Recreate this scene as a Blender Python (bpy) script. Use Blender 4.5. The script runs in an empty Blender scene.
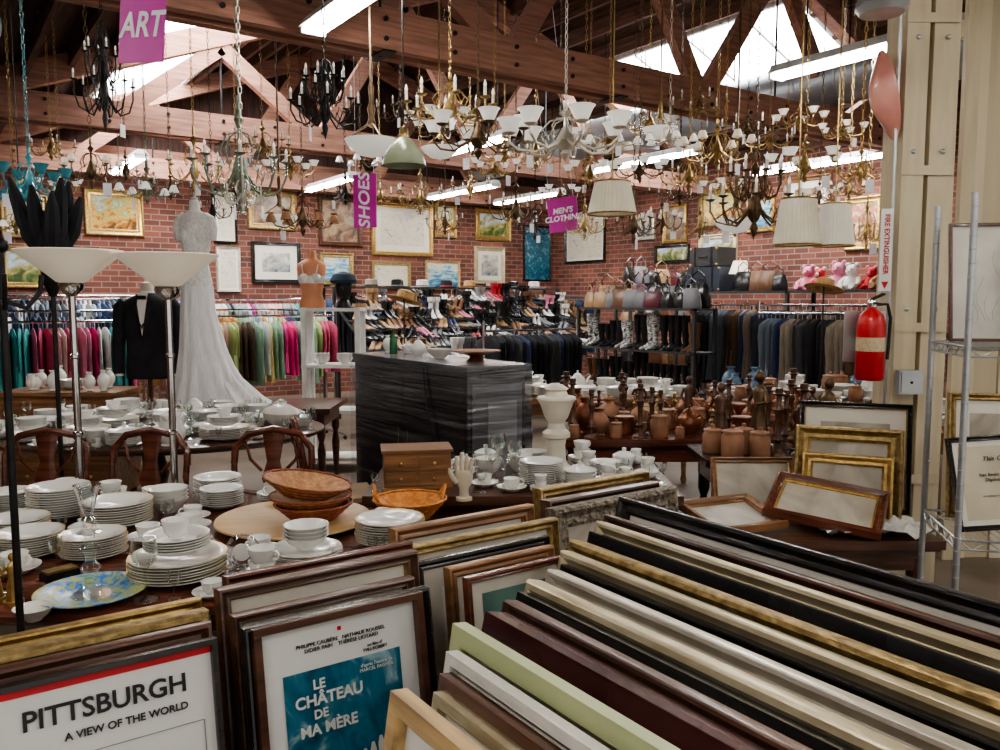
import bpy, bmesh, math, random
from math import sin, cos, tan, atan, radians, pi, sqrt
from mathutils import Matrix, Vector, Euler
random.seed(7)
FPX=820.0; TH=atan(75/820.0); YAW=radians(35); CH=1.6
Rv=Vector((cos(YAW),-sin(YAW),0)); Fv=Vector((sin(YAW),cos(YAW),0)); Zv=Vector((0,0,1))
C0=Vector((0,0,CH))
def ray(px,py):
    a=(px-500)/FPX; b=(375-py)/FPX
    return Rv*a+Fv*(cos(TH)+b*sin(TH))+Zv*(-sin(TH)+b*cos(TH))
def PZ(px,py,z):
    d=ray(px,py); return C0+d*((z-CH)/d.z)
def PD(px,py,v):
    d=ray(px,py); return C0+d*(v/d.dot(Fv))
def PY(px,py,y):
    d=ray(px,py); return C0+d*(y/d.y)
def PX(px,py,x):
    d=ray(px,py); return C0+d*(x/d.x)
def UV(u,v,z=0): return Rv*u+Fv*v+Zv*z
def uv(p): return (p.dot(Rv),p.dot(Fv))
# ------------------------------------------------------------ materials
MC={}
def M(name,col,rough=.5,metal=0,col2=None,scale=6,st=(1,1,1),bump=0,emit=0,coat=0,detail=3):
    if name in MC: return MC[name]
    m=bpy.data.materials.new(name); m.use_nodes=True
    nt=m.node_tree; b=nt.nodes['Principled BSDF']
    if col2 is None: col2=tuple(c*.78 for c in col)
    tc=nt.nodes.new('ShaderNodeTexCoord'); mp=nt.nodes.new('ShaderNodeMapping')
    mp.inputs['Scale'].default_value=st
    nz=nt.nodes.new('ShaderNodeTexNoise'); nz.inputs['Scale'].default_value=scale; nz.inputs['Detail'].default_value=detail
    cr=nt.nodes.new('ShaderNodeValToRGB')
    cr.color_ramp.elements[0].position=.35; cr.color_ramp.elements[1].position=.65
    cr.color_ramp.elements[0].color=(*col2,1); cr.color_ramp.elements[1].color=(*col,1)
    L=nt.links.new
    L(tc.outputs['Object'],mp.inputs[0]); L(mp.outputs[0],nz.inputs['Vector']); L(nz.outputs['Fac'],cr.inputs[0]); L(cr.outputs[0],b.inputs['Base Color'])
    b.inputs['Roughness'].default_value=rough; b.inputs['Metallic'].default_value=metal
    b.inputs['Coat Weight'].default_value=coat
    if emit:
        b.inputs['Emission Color'].default_value=(*col,1); b.inputs['Emission Strength'].default_value=emit
    if bump:
        bp=nt.nodes.new('ShaderNodeBump'); bp.inputs['Strength'].default_value=bump; bp.inputs['Distance'].default_value=.02
        L(nz.outputs['Fac'],bp.inputs['Height']); L(bp.outputs[0],b.inputs['Normal'])
    MC[name]=m; return m
def wood(name,col,rough=.4,axis=0,coat=.2,k=.45):
    st=[14,14,14]; st[axis]=1.2
    return M(name,col,rough,0,tuple(c*k for c in col),2.2,tuple(st),.15,coat=coat,detail=5)
def thin(name,col,fac=.25,rough=.05):
    if name in MC: return MC[name]
    m=bpy.data.materials.new(name); m.use_nodes=True; nt=m.node_tree; nt.nodes.clear()
    o=nt.nodes.new('ShaderNodeOutputMaterial'); mx=nt.nodes.new('ShaderNodeMixShader')
    t=nt.nodes.new('ShaderNodeBsdfTransparent'); t.inputs[0].default_value=(*col,1)
    g=nt.nodes.new('ShaderNodeBsdfGlossy'); g.inputs['Roughness'].default_value=rough; g.inputs[0].default_value=(1,1,1,1)
    lw=nt.nodes.new('ShaderNodeLayerWeight'); lw.inputs[0].default_value=fac
    L=nt.links.new; L(lw.outputs['Facing'],mx.inputs[0]); L(t.outputs[0],mx.inputs[1]); L(g.outputs[0],mx.inputs[2]); L(mx.outputs[0],o.inputs[0])
    MC[name]=m; return m
def wrapmat():
    m=bpy.data.materials.new('stretch_wrap'); m.use_nodes=True; nt=m.node_tree; nt.nodes.clear(); N=nt.nodes.new; L=nt.links.new
    o=N('ShaderNodeOutputMaterial'); mx=N('ShaderNodeMixShader'); mx2=N('ShaderNodeMixShader')
    t=N('ShaderNodeBsdfTransparent'); g=N('ShaderNodeBsdfGlossy'); g.inputs['Roughness'].default_value=.24; g.inputs[0].default_value=(.95,.95,1,1)
    d=N('ShaderNodeBsdfDiffuse'); d.inputs[0].default_value=(.8,.8,.82,1)  # pale diffuse for the noise streaks: wrinkle highlights painted into the film
    tc=N('ShaderNodeTexCoord')
    def nz(rot,sc,scale,dist,p0,p1,c1):
        mp=N('ShaderNodeMapping'); mp.inputs['Scale'].default_value=sc; mp.inputs['Rotation'].default_value=rot
        n=N('ShaderNodeTexNoise'); n.inputs['Scale'].default_value=scale; n.inputs['Detail'].default_value=2; n.inputs['Distortion'].default_value=dist
        cr=N('ShaderNodeValToRGB'); e=cr.color_ramp.elements; e[0].position=p0; e[1].position=p1; e[0].color=(0,0,0,1); e[1].color=(c1,c1,c1,1)
        L(tc.outputs['Object'],mp.inputs[0]); L(mp.outputs[0],n.inputs['Vector']); L(n.outputs['Fac'],cr.inputs[0]); return n,cr
    n1,c1=nz((.28,0,0),(.8,.45,13),2.0,.15,.56,.70,.16)
    n2,c2=nz((-.5,.1,0),(.8,.4,15),1.6,.1,.60,.72,.13)
    ad=N('ShaderNodeMath'); ad.operation='ADD'; L(c1.outputs[0],ad.inputs[0]); L(c2.outputs[0],ad.inputs[1])
    ad2=N('ShaderNodeMath'); ad2.operation='ADD'; ad2.inputs[1].default_value=.015; L(ad.outputs[0],ad2.inputs[0])
    bp=N('ShaderNodeBump'); bp.inputs['Strength'].default_value=.55; bp.inputs['Distance'].default_value=.03; L(n1.outputs['Fac'],bp.inputs['Height']); L(bp.outputs[0],g.inputs['Normal'])
    lw=N('ShaderNodeLayerWeight'); lw.inputs[0].default_value=.2
    ml=N('ShaderNodeMath'); ml.operation='ADD'; ml.inputs[1].default_value=.07; L(lw.outputs['Fresnel'],ml.inputs[0])
    L(ml.outputs[0],mx.inputs[0]); L(t.outputs[0],mx.inputs[1]); L(g.outputs[0],mx.inputs[2])
    L(ad2.outputs[0],mx2.inputs[0]); L(mx.outputs[0],mx2.inputs[1]); L(d.outputs[0],mx2.inputs[2]); L(mx2.outputs[0],o.inputs[0]); return m
def brick(name,ax):
    m=bpy.data.materials.new(name); m.use_nodes=True; nt=m.node_tree; b=nt.nodes['Principled BSDF']
    tc=nt.nodes.new('ShaderNodeTexCoord'); sp=nt.nodes.new('ShaderNodeSeparateXYZ'); cb=nt.nodes.new('ShaderNodeCombineXYZ')
    L=nt.links.new; L(tc.outputs['Object'],sp.inputs[0]); L(sp.outputs[ax],cb.inputs[0]); L(sp.outputs[2],cb.inputs[1])
    br=nt.nodes.new('ShaderNodeTexBrick'); br.inputs['Scale'].default_value=1; br.inputs['Brick Width'].default_value=.24; br.inputs['Row Height'].default_value=.085
    br.inputs['Mortar Size'].default_value=.008; br.inputs['Color1'].default_value=(.26,.085,.055,1); br.inputs['Color2'].default_value=(.12,.042,.03,1); br.inputs['Mortar'].default_value=(.26,.2,.17,1)
    L(cb.outputs[0],br.inputs['Vector'])
    nz=nt.nodes.new('ShaderNodeTexNoise'); nz.inputs['Scale'].default_value=1.3; nz.inputs['Detail'].default_value=6; L(tc.outputs['Object'],nz.inputs['Vector'])
    mr=nt.nodes.new('ShaderNodeMapRange'); mr.inputs['From Min'].default_value=.3; mr.inputs['From Max'].default_value=.7; mr.inputs['To Min'].default_value=.65; mr.inputs['To Max'].default_value=1.15; L(nz.outputs['Fac'],mr.inputs['Value'])
    vm=nt.nodes.new('ShaderNodeVectorMath'); vm.operation='SCALE'; L(br.outputs['Color'],vm.inputs[0]); L(mr.outputs[0],vm.inputs['Scale']); L(vm.outputs[0],b.inputs['Base Color'])
    b.inputs['Roughness'].default_value=.9
    bp=nt.nodes.new('ShaderNodeBump'); bp.inputs['Strength'].default_value=.5; bp.invert=True; L(br.outputs['Fac'],bp.inputs['Height']); L(bp.outputs[0],b.inputs['Normal'])
    return m
def art(name,cols,scale=3,dist=1.5,st=(1,1,1),rough=.3,grad=0):
    if name in MC: return MC[name]
    m=bpy.data.materials.new(name); m.use_nodes=True; nt=m.node_tree; b=nt.nodes['Principled BSDF']
    tc=nt.nodes.new('ShaderNodeTexCoord'); mp=nt.nodes.new('ShaderNodeMapping'); mp.inputs['Scale'].default_value=st
    nz=nt.nodes.new('ShaderNodeTexNoise'); nz.inputs['Scale'].default_value=scale; nz.inputs['Detail'].default_value=6; nz.inputs['Distortion'].default_value=dist
    cr=nt.nodes.new('ShaderNodeValToRGB'); e=cr.color_ramp.elements
    n=len(cols)
    while len(e)<n: e.new(.5)
    for i,c in enumerate(cols): e[i].position=.3+.4*i/(n-1); e[i].color=(*c,1)
    L=nt.links.new; L(tc.outputs['Object'],mp.inputs[0]); L(mp.outputs[0],nz.inputs['Vector'])
    src=nz.outputs['Fac']
    if grad:
        sp=nt.nodes.new('ShaderNodeSeparateXYZ'); L(tc.outputs['Generated'],sp.inputs[0])
        m1=nt.nodes.new('ShaderNodeMath'); m1.operation='MULTIPLY_ADD'; m1.inputs[1].default_value=grad; m1.inputs[2].default_value=-grad/2; L(sp.outputs[2],m1.inputs[0])
        m2=nt.nodes.new('ShaderNodeMath'); m2.operation='ADD'; L(m1.outputs[0],m2.inputs[0]); L(src,m2.inputs[1]); src=m2.outputs[0]
    L(src,cr.inputs[0]); L(cr.outputs[0],b.inputs['Base Color'])
    b.inputs['Roughness'].default_value=rough; MC[name]=m; return m
# ------------------------------------------------------------ mesh builder
class MB:
    def __init__(s): s.v=[];s.f=[];s.m=[];s.mats=[]
    def mi(s,mat):
        if mat not in s.mats: s.mats.append(mat)
        return s.mats.index(mat)
    def add(s,vs,fs,mat,X=None):
        o=len(s.v)
        if X is not None: vs=[X@Vector(p) for p in vs]
        s.v.extend([tuple(p) for p in vs]); k=None
        if not isinstance(mat,list): k=s.mi(mat)
        for i,f in enumerate(fs):
            s.f.append(tuple(o+j for j in f)); s.m.append(k if k is not None else s.mi(mat[i]))
    def box(s,c,d,mat,X=None):
        x,y,z=[q/2 for q in d]
        vs=[(c[0]+a*x,c[1]+b*y,c[2]+e*z) for a in(-1,1) for b in(-1,1) for e in(-1,1)]
        s.add(vs,[(0,1,3,2),(4,6,7,5),(0,4,5,1),(2,3,7,6),(0,2,6,4),(1,5,7,3)],mat,X)
    def box2(s,a,b,mat): s.box([(a[i]+b[i])/2 for i in range(3)],[abs(b[i]-a[i]) for i in range(3)],mat)
    def beam(s,p,q,w,h,mat):
        p=Vector(p);q=Vector(q);d=q-p;L=d.length;d.normalize()
        up=Vector((0,0,1)) if abs(d.z)<.95 else Vector((0,1,0))
        sd=d.cross(up).normalized();u2=sd.cross(d)
        X=Matrix((( d.x,sd.x,u2.x,(p.x+q.x)/2),(d.y,sd.y,u2.y,(p.y+q.y)/2),(d.z,sd.z,u2.z,(p.z+q.z)/2),(0,0,0,1)))
        s.box((0,0,0),(L,w,h),mat,X)
    def lathe(s,prof,mat,c=(0,0,0),seg=20,X=None,sx=1,sy=1):
        vs=[];fs=[];ms=[]
        for r,z in prof:
            r=max(r,1e-4)
            for i in range(seg):
                a=2*pi*i/seg; vs.append((c[0]+r*cos(a)*sx,c[1]+r*sin(a)*sy,c[2]+z))
        for j in range(len(prof)-1):
            for i in range(seg):
                k=(i+1)%seg; fs.append((j*seg+i,j*seg+k,(j+1)*seg+k,(j+1)*seg+i)); ms.append(mat[j] if isinstance(mat,list) else mat)
        s.add(vs,fs,ms,X)
    def tube(s,pts,r,mat,seg=6,X=None,closed=False):
        pts=[Vector(p) for p in pts]; n=len(pts); vs=[];fs=[]
        pu=None
        for i,p in enumerate(pts):
            d=(pts[min(i+1,n-1)]-pts[max(i-1,0)])
            if closed: d=pts[(i+1)%n]-pts[i-1]
            if d.length<1e-9: d=Vector((0,0,1))
            d.normalize()
            if pu is None:
                pu=Vector((0,0,1)) if abs(d.z)<.9 else Vector((1,0,0))
            a=(pu-d*pu.dot(d))
            if a.length<1e-5: a=d.orthogonal()
            a.normalize(); b=d.cross(a); pu=a
            rr=r[i] if isinstance(r,(list,tuple)) else r
            for k in range(seg):
                t=2*pi*k/seg; vs.append(p+a*(rr*cos(t))+b*(rr*sin(t)))
        for i in range(n if closed else n-1):
            j=(i+1)%n
            for k in range(seg):
                l=(k+1)%seg; fs.append((i*seg+k,i*seg+l,j*seg+l,j*seg+k))
        if not closed:
            fs.append(tuple(range(seg))[::-1]); fs.append(tuple((n-1)*seg+k for k in range(seg)))
        s.add(vs,fs,mat,X)
    def loft(s,secs,mat,seg=16,X=None,cap=True):
        vs=[];fs=[]
        for q in secs:
            cx,cy,z,rx,ry=q[:5]; amp,k,ph=(q[5:]+(0,0,0))[:3] if len(q)>5 else (0,0,0)
            for i in range(seg):
                a=2*pi*i/seg; w=1+amp*cos(k*a+ph)
                vs.append((cx+rx*w*cos(a),cy+ry*w*sin(a),z))
        n=len(secs)
        for j in range(n-1):
            for i in range(seg):
                k=(i+1)%seg; fs.append((j*seg+i,j*seg+k,(j+1)*seg+k,(j+1)*seg+i))
        if cap: fs.append(tuple(range(seg))); fs.append(tuple((n-1)*seg+k for k in range(seg)))
        s.add(vs,fs,mat,X)
    def ball(s,c,r,mat,seg=10,sz=1):
        n=6; s.lathe([(r*sin(pi*i/n),-r*sz*cos(pi*i/n)) for i in range(n+1)],mat,c,seg)
    def mesh(s,name,ang=38):
        me=bpy.data.meshes.new(name); me.from_pydata(s.v,[],s.f)
        for m in s.mats: me.materials.append(m)
        me.polygons.foreach_set('material_index',s.m)
        bm=bmesh.new(); bm.from_mesh(me); bmesh.ops.recalc_face_normals(bm,faces=bm.faces); bm.to_mesh(me); bm.free()
        me.polygons.foreach_set('use_smooth',[True]*len(me.polygons))
        me.set_sharp_from_angle(angle=radians(ang)); me.update(); return me
    def obj(s,name,loc=(0,0,0),rz=0,rot=None,sc=1):
        return inst(s.mesh(name),name,loc,rz,rot,sc)
def inst(me,name,loc=(0,0,0),rz=0,rot=None,sc=1):
    o=bpy.data.objects.new(name,me); bpy.context.scene.collection.objects.link(o)
    o.location=loc; o.rotation_euler=rot if rot else (0,0,rz)
    o.scale=(sc,sc,sc) if not isinstance(sc,tuple) else sc
    return o
def text(body,size,loc,rot,mat,parent,name='lettering',shear=0,bold=0,alx='CENTER'):
    c=bpy.data.curves.new(name,'FONT'); c.body=body; c.size=size; c.align_x=alx; c.align_y='CENTER'; c.shear=shear; c.offset=bold; c.extrude=.0008
    c.resolution_u=3
    o=bpy.data.objects.new(name,c); bpy.context.scene.collection.objects.link(o); c.materials.append(mat)
    o.parent=parent; o.location=loc; o.rotation_euler=rot; return o
def child(o,p): o.parent=p; return o
# palette
white=M('porcelain_white',(.88,.87,.83),.18,col2=(.83,.82,.77),coat=.4)
cream=M('porcelain_cream',(.82,.76,.62),.22,col2=(.74,.66,.5),coat=.4)
ivory=M('ivory_glaze',(.85,.82,.74),.25,coat=.3)
gold=M('gilt',(.62,.43,.17),.35,.8,(.40,.26,.09),30,bump=.2)
goldd=M('old_gold',(.44,.31,.13),.4,.6,(.22,.15,.06),40,bump=.3)
champ=M('champagne_leaf',(.66,.58,.4),.35,.5,(.5,.42,.26),12)
silver=M('silver_leaf',(.76,.72,.62),.3,.6,(.6,.55,.46),12)
brass=M('brass',(.60,.43,.19),.3,.85,(.38,.26,.1),20)
bronze=M('bronze',(.2,.125,.07),.38,.65,(.09,.06,.03),20)
iron=M('black_iron',(.03,.028,.027),.45,.4,(.015,.014,.013),20)
verd=M('verdigris',(.26,.32,.26),.5,.4,(.14,.15,.1),25)
turq=M('turquoise_glass',(.1,.42,.48),.15,col2=(.05,.25,.32),coat=.5)
chrome=M('chrome',(.8,.8,.8),.15,1,(.65,.65,.66),10)
copper=M('copper_brown',(.34,.12,.06),.3,.6,(.16,.06,.03),12)
clay=M('clay',(.36,.18,.1),.6,col2=(.23,.11,.055))
frost=M('frosted_glass',(.92,.89,.82),.35,col2=(.86,.82,.74),coat=.3,emit=.35)
lampglass=M('lamp_alabaster',(.92,.83,.68),.4,col2=(.84,.74,.58),emit=.2)
crystal=thin('crystal',(.93,.95,.96),.5)
glass=thin('clear_glass',(.96,.98,.97),.3)
black=M('black_lacquer',(.02,.02,.022),.25,col2=(.012,.012,.013),coat=.3)
blackcl=M('black_cloth',(.02,.02,.024),.9,col2=(.01,.01,.012))
paper=M('paper',(.85,.83,.78),.35,col2=(.82,.8,.74))
matb=M('mat_board',(.75,.71,.62),.4,col2=(.7,.66,.56))
wd_dark=wood('dark_walnut',(.12,.052,.03),.3)
wd_mah=wood('mahogany',(.17,.052,.028),.25)
wd_mid=wood('oak_brown',(.33,.16,.07),.4)
wd_lt=wood('pine_light',(.66,.44,.2),.4)
wd_blk=wood('ebonised',(.03,.025,.022),.25)
wd_mar=M('maroon_lacquer',(.07,.018,.018),.25,col2=(.04,.01,.012),coat=.4)
magenta=M('magenta_card',(.68,.04,.44),.5,col2=(.62,.03,.4))
signw=M('sign_white',(.9,.88,.9),.5,emit=.1)
timber=wood('truss_timber',(.43,.215,.15),.8,0,0,.58)
timbery=wood('joist_timber',(.18,.09,.06),.85,1,0)
deckm=wood('roof_deck',(.11,.06,.042),.88,1,0)
red=M('signal_red',(.55,.015,.02),.3,col2=(.45,.012,.015))
tubeM=M('fluorescent_tube',(1,.97,.92),.5,emit=45)
skyM=M('skylight_acrylic',(.95,.98,1),.5,col2=(.93,.96,1),emit=24)
galv=M('galvanised',(.55,.57,.58),.35,.75,(.42,.44,.45),5)
ductm=M('duct_metal',(.42,.44,.46),.42,.55,(.28,.30,.32),5,st=(1,.4,1))
postm=M('post_paint',(.62,.54,.37),.6,col2=(.53,.45,.3),scale=3,st=(6,6,.6),bump=.1)
coral=M('coral_glass',(.8,.38,.31),.3,col2=(.7,.3,.24),coat=.3)
dusty=art('dusty_print',[(.28,.24,.18),(.4,.36,.29),(.5,.46,.38),(.56,.52,.45)],3)
# ------------------------------------------------------------ room
def roofz(x):
    t=abs(x)%12 if x>=0 else (-x)%12
    return 3.6+.4*(6-abs(t-6))
m=MB(); floorm=M('floor_concrete',(.2,.15,.11),.5,col2=(.13,.1,.075),scale=2)
m.box2((-6,-3,-.1),(11,13.5,0),floorm); m.obj('floor')
brb=brick('brick_back',0); brr=brick('brick_side',1)
m=MB(); m.box2((-6,13.3,0),(11,13.5,3.75),brb)
dk=wood('gable_boards',(.1,.05,.036),.8,2,0)
for i in range(86):
    x=-6+i*.2; zt=min(roofz(x),roofz(x+.2))
    m.box2((x,13.32,3.75),(x+.195,13.45,zt),dk)
m.box2((-6,13.24,3.68),(10.8,13.3,3.84),timber)
m.obj('wall_back')
m=MB(); m.box2((10.8,-3,0),(11,13.3,3.95),brr); m.box2((10.74,-3,3.8),(10.8,13.24,3.95),timbery); m.obj('wall_right')
m=MB(); m.box2((-6,-3,0),(-5.8,13.3,6),brr); m.obj('wall_left')
m=MB()
xs=[-6,0,1.9,3.3,6,8.2,9.7,11]; ys=[-3,5.9,8.2,9.7,12.9,13.5]
def hole(xa,xb,ya,yb):
    return (xa>=1.9 and xb<=3.3 and ya>=8.2 and yb<=12.9) or (xa>=8.2 and xb<=9.7 and ya>=5.9 and yb<=9.7)
for i in range(len(xs)-1):
    for j in range(len(ys)-1):
        a,b,c,d=xs[i],xs[i+1],ys[j],ys[j+1]
        if hole(a,b,c,d): continue
        m.add([(a,c,roofz(a)),(b,c,roofz(b)),(b,d,roofz(b)),(a,d,roofz(a)),(a,c,roofz(a)+.06),(b,c,roofz(b)+.06),(b,d,roofz(b)+.06),(a,d,roofz(a)+.06)],
              [(0,1,2,3),(4,5,6,7),(0,1,5,4),(1,2,6,5),(2,3,7,6),(3,0,4,7)],deckm)
x=-5.8
while x<10.8:
    segs=[(-3,13.28)]
    if 1.85<x<3.35: segs=[(-3,8.2),(12.9,13.28)]
    if 8.15<x<9.75: segs=[(-3,5.9),(9.7,13.28)]
    for a,b in segs: m.box2((x-.025,a,roofz(x)-.2),(x+.025,b,roofz(x)-.005),timbery)
    x+=.42
m.obj('ceiling')
for (xa,xb,ya,yb) in [(1.9,3.3,8.2,12.9),(8.2,9.7,5.9,9.7)]:
    m=MB(); za,zb=roofz(xa),roofz(xb)
    m.add([(xa,ya,za+.12),(xb,ya,zb+.12),(xb,yb,zb+.12),(xa,yb,za+.12)],[(0,1,2,3)],skyM)
    wt=M('skylight_curb',(.8,.8,.78),.6)
    for p,q in [((xa,ya),(xb,ya)),((xb,ya),(xb,yb)),((xb,yb),(xa,yb)),((xa,yb),(xa,ya))]:
        z1,z2=roofz(p[0]),roofz(q[0])
        m.beam((p[0],p[1],z1-.02),(q[0],q[1],z2-.02),.05,.28,wt)
    n=4
    for i in range(1,n):
        y=ya+(yb-ya)*i/n; m.beam((xa,y,za+.08),(xb,y,zb+.08),.04,.06,wt)
    m.obj('window_%d'%(1 if xa<5 else 2))
def truss(y,zc=3.54):
    m=MB()
    for s in(-.1,.1): m.beam((-.3,y+s,zc),(10.78,y+s,zc),.09,.28,timber)
    m.beam((0,y,3.45),(6,y,5.72),.14,.24,timber); m.beam((6,y,5.72),(10.78,y,3.85),.14,.24,timber)
    bots=[1.7,4.0,6.3,8.6]; tops=[.6,2.85,5.15,7.45,9.7]
    for i,b in enumerate(bots):
        for t in(tops[i],tops[i+1]):
            m.beam((b,y,zc),(t,y,roofz(t)-.35),.1,.17,timber)
    for b in(2.85,5.15,7.45):
        m.tube([(b,y,zc-.16),(b,y,roofz(b)-.3)],.012,iron)
        m.box((b,y,zc-.15),(.10,.3,.012),iron)
    for i in range(18):
        b=.5+i*.58
        for k in(-.07,.07): m.lathe([(0,0),(.018,0),(.018,.015),(0,.015)],iron,(0,0,0),8,Matrix.Translation((b,y-.145,zc+k))@Matrix.Rotation(pi/2,4,'X'))
    m.obj('roof_truss')
truss(5.6); truss(9.5,3.5); truss(1.7); truss(12.9,3.5)
def duct(p,q,r):
    m=MB(); p=Vector(p);q=Vector(q);n=int((q-p).length/.5)
    pts=[];rs=[]
    for i in range(n+1):
        c=p+(q-p)*i/n
        d=(q-p).normalized()
        if 0<i<n:
            pts+= [c-d*.02,c-d*.01,c+d*.01,c+d*.02]; rs+=[r,r*1.035,r*1.035,r]
        else: pts.append(c); rs.append(r)
    m.tube(pts,rs,ductm,24)
    for i in range(1,n,3):
        c=p+(q-p)*i/n; m.tube([c+Vector((0,0,r)),(c.x,c.y,roofz(c.x)-.01)],.01,iron,5)
    return m
m=duct((8.4,3.3,4.02),(8.4,12.6,4.02),.27); m.box((8.4,8.6,3.80),(.36,.5,.2),ductm); m.obj('air_duct')
m=duct((.30,5.6,3.16),(.30,9.2,3.16),.15); m.obj('air_duct')
def fluo(x,y0,y1,z=3.38):
    m=MB(); hs=M('fixture_enamel',(.85,.85,.83),.4); L=y1-y0; yc=(y0+y1)/2
    m.add([(-.05,-L/2,.07),(.05,-L/2,.07),(.10,-L/2,.0),(-.10,-L/2,.0),(-.05,L/2,.07),(.05,L/2,.07),(.10,L/2,.0),(-.10,L/2,.0)],
          [(0,1,2,3),(4,5,6,7),(0,1,5,4),(1,2,6,5),(2,3,7,6),(3,0,4,7)],hs)
    for s in(-.045,.045): m.tube([(s,-L/2+.03,-.02),(s,L/2-.03,-.02)],.019,tubeM,8)
    for s in(-L/2+.01,L/2-.01): m.box((0,s,-.015),(.17,.02,.05),hs)
    for s in(-L*.35,L*.35): m.tube([(0,s,.07),(0,s,roofz(x)-z-.005)],.006,iron,5)
    m.obj('fluorescent_light',(x,yc,z))
for x,y0,y1 in [(2.2,3.9,5.3),(5.65,2.4,4.25),(7.65,6.8,8.75),(5.2,11.1,12.9),(7.35,10.6,12.6),(8.75,10.7,12.6),(2.3,11.0,12.7),(9.7,5.6,7.6),
                (2.2,.2,2.2),(5.65,-1.5,.5),(-1.4,1.0,3.0),(-1.4,4.5,6.5),(5.3,7.4,8.8),(8.6,1.5,3.2),(-1.4,-2,0),(2.2,-2.6,-.6)]:  # mostly unseen fixtures, added above and behind the camera for extra light
    fluo(x,y0,y1)
# ------------------------------------------------------------ frames
def frame(name,w,h,pw,dep,fm,artm=None,mw=0,fm2=None,loc=(0,0,0),rot=(0,0,0),sqr=False,line=None):
    m=MB(); fm2=fm2 or fm
    if sqr: prof=[(0,0),(0,dep*.97),(pw*.06,dep),(pw*.9,dep),(pw,dep*.9),(pw,dep*.3)]; mm=[fm,fm,fm,fm,fm2]
    else: prof=[(0,0),(0,dep*.78),(pw*.08,dep*.95),(pw*.22,dep),(pw*.34,dep*.8),(pw*.55,dep*.62),(pw*.74,dep*.72),(pw*.82,dep*.74),(pw*.86,dep*.5),(pw,dep*.42),(pw,dep*.25)]; mm=[fm,fm,fm,fm,fm,fm,fm,fm2,fm2,fm2]
    vs=[];fs=[];ms=[]
    cs=[(-1,0),(1,0),(1,1),(-1,1)]
    for a,b in prof:
        for sx,sz in cs: vs.append((sx*(w/2-a),-b,(a if sz==0 else h-a)))
    for j in range(len(prof)-1):
        for i in range(4):
            k=(i+1)%4; fs.append((j*4+i,j*4+k,(j+1)*4+k,(j+1)*4+i)); ms.append(mm[j])
    m.add(vs,fs,ms)
    def q(a,y,mat):
        m.add([(-w/2+a,y,a),(w/2-a,y,a),(w/2-a,y,h-a),(-w/2+a,y,h-a)],[(0,1,2,3)],mat)
    bk=M('backing_board',(.3,.2,.12),.8)
    q(.001,-.001,bk)
    if mw>0:
        q(pw*.98,-dep*.3,matb)
        if line: q(pw+mw-.008,-dep*.3-.0006,line)
        q(pw+mw,-dep*.3-.0012,artm or paper)
    else: q(pw*.98,-dep*.3,artm or paper)
    return m.obj(name,loc,rot=rot)
arts=[art('art_landscape',[(.05,.08,.025),(.13,.18,.05),(.4,.32,.12),(.4,.52,.6),(.62,.66,.66)],6,1,grad=.4),
 art('art_autumn',[(.12,.055,.02),(.45,.18,.03),(.62,.42,.1),(.3,.36,.15),(.5,.58,.5)],8,1,grad=.3),
 art('art_sea',[(.03,.12,.27),(.1,.3,.45),(.42,.57,.58),(.78,.65,.42)],5,1,(1,1,3),grad=.4),
 art('art_dark',[(.03,.02,.015),(.08,.045,.022),(.2,.1,.05),(.3,.2,.11),(.12,.14,.11)],6,.6),
 art('art_sketch',[(.25,.22,.17),(.58,.52,.41),(.68,.62,.5),(.64,.59,.47),(.4,.35,.28)],14),
 art('art_grey',[(.1,.12,.13),(.26,.3,.3),(.48,.43,.35),(.65,.65,.62)],7,1,grad=.3),
 art('art_teal',[(.01,.04,.08),(.015,.1,.17),(.03,.17,.25),(.35,.5,.52)],9,2),
 art('art_floral',[(.08,.13,.05),(.2,.25,.1),(.55,.12,.1),(.7,.5,.38),(.68,.62,.42)],12,1)]
def lean_B(name,px,py,w,zb,lean,pw,dep,fm,artm=None,mw=0,z=1.0,fm2=None,sqr=False,rz=0,line=None):
    P=PZ(px,py,z); h=(z-zb)/cos(lean)
    d=Vector((cos(rz),sin(rz),0)); b=Vector((-sin(rz),cos(rz),0))
    loc=P+d*(w/2)-b*(h*sin(lean)); loc.z=zb
    return frame(name,w,h,pw,dep,fm,artm,mw,fm2,loc,(-lean,0,rz),sqr,line),h
def lean_R(name,px,py,w,zb,lean,pw,dep,fm,artm=None,mw=0,z=1.0,fm2=None,sqr=False):
    P=PZ(px,py,z); h=(z-zb)/cos(lean)
    loc=Vector((P.x-h*sin(lean),P.y-w/2,zb))
    return frame(name,w,h,pw,dep,fm,artm,mw,fm2,loc,(-lean,0,-pi/2),sqr)
def wallpic(wall,x0,y0,x1,y1,fm,a,pw=.05,mw=0):
    ym=(y0+y1)/2
    if wall=='b':
        p=PY(x0,ym,13.3);q=PY(x1,ym,13.3);w=abs(q.x-p.x);xm=(x0+x1)/2
        t=PY(xm,y0,13.3).z;b=PY(xm,y1,13.3).z
        frame('framed_painting',w,t-b,pw,.05,fm,arts[a],mw,None,((p.x+q.x)/2,13.298,b),(0,0,0))
    else:
        p=PX(x0,ym,10.8);q=PX(x1,ym,10.8);w=abs(q.y-p.y);xm=(x0+x1)/2
        t=PX(xm,y0,10.8).z;b=PX(xm,y1,10.8).z
        frame('framed_painting',w,t-b,pw,.05,fm,arts[a],mw,None,(10.798,(p.y+q.y)/2,b),(0,0,-pi/2))
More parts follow.
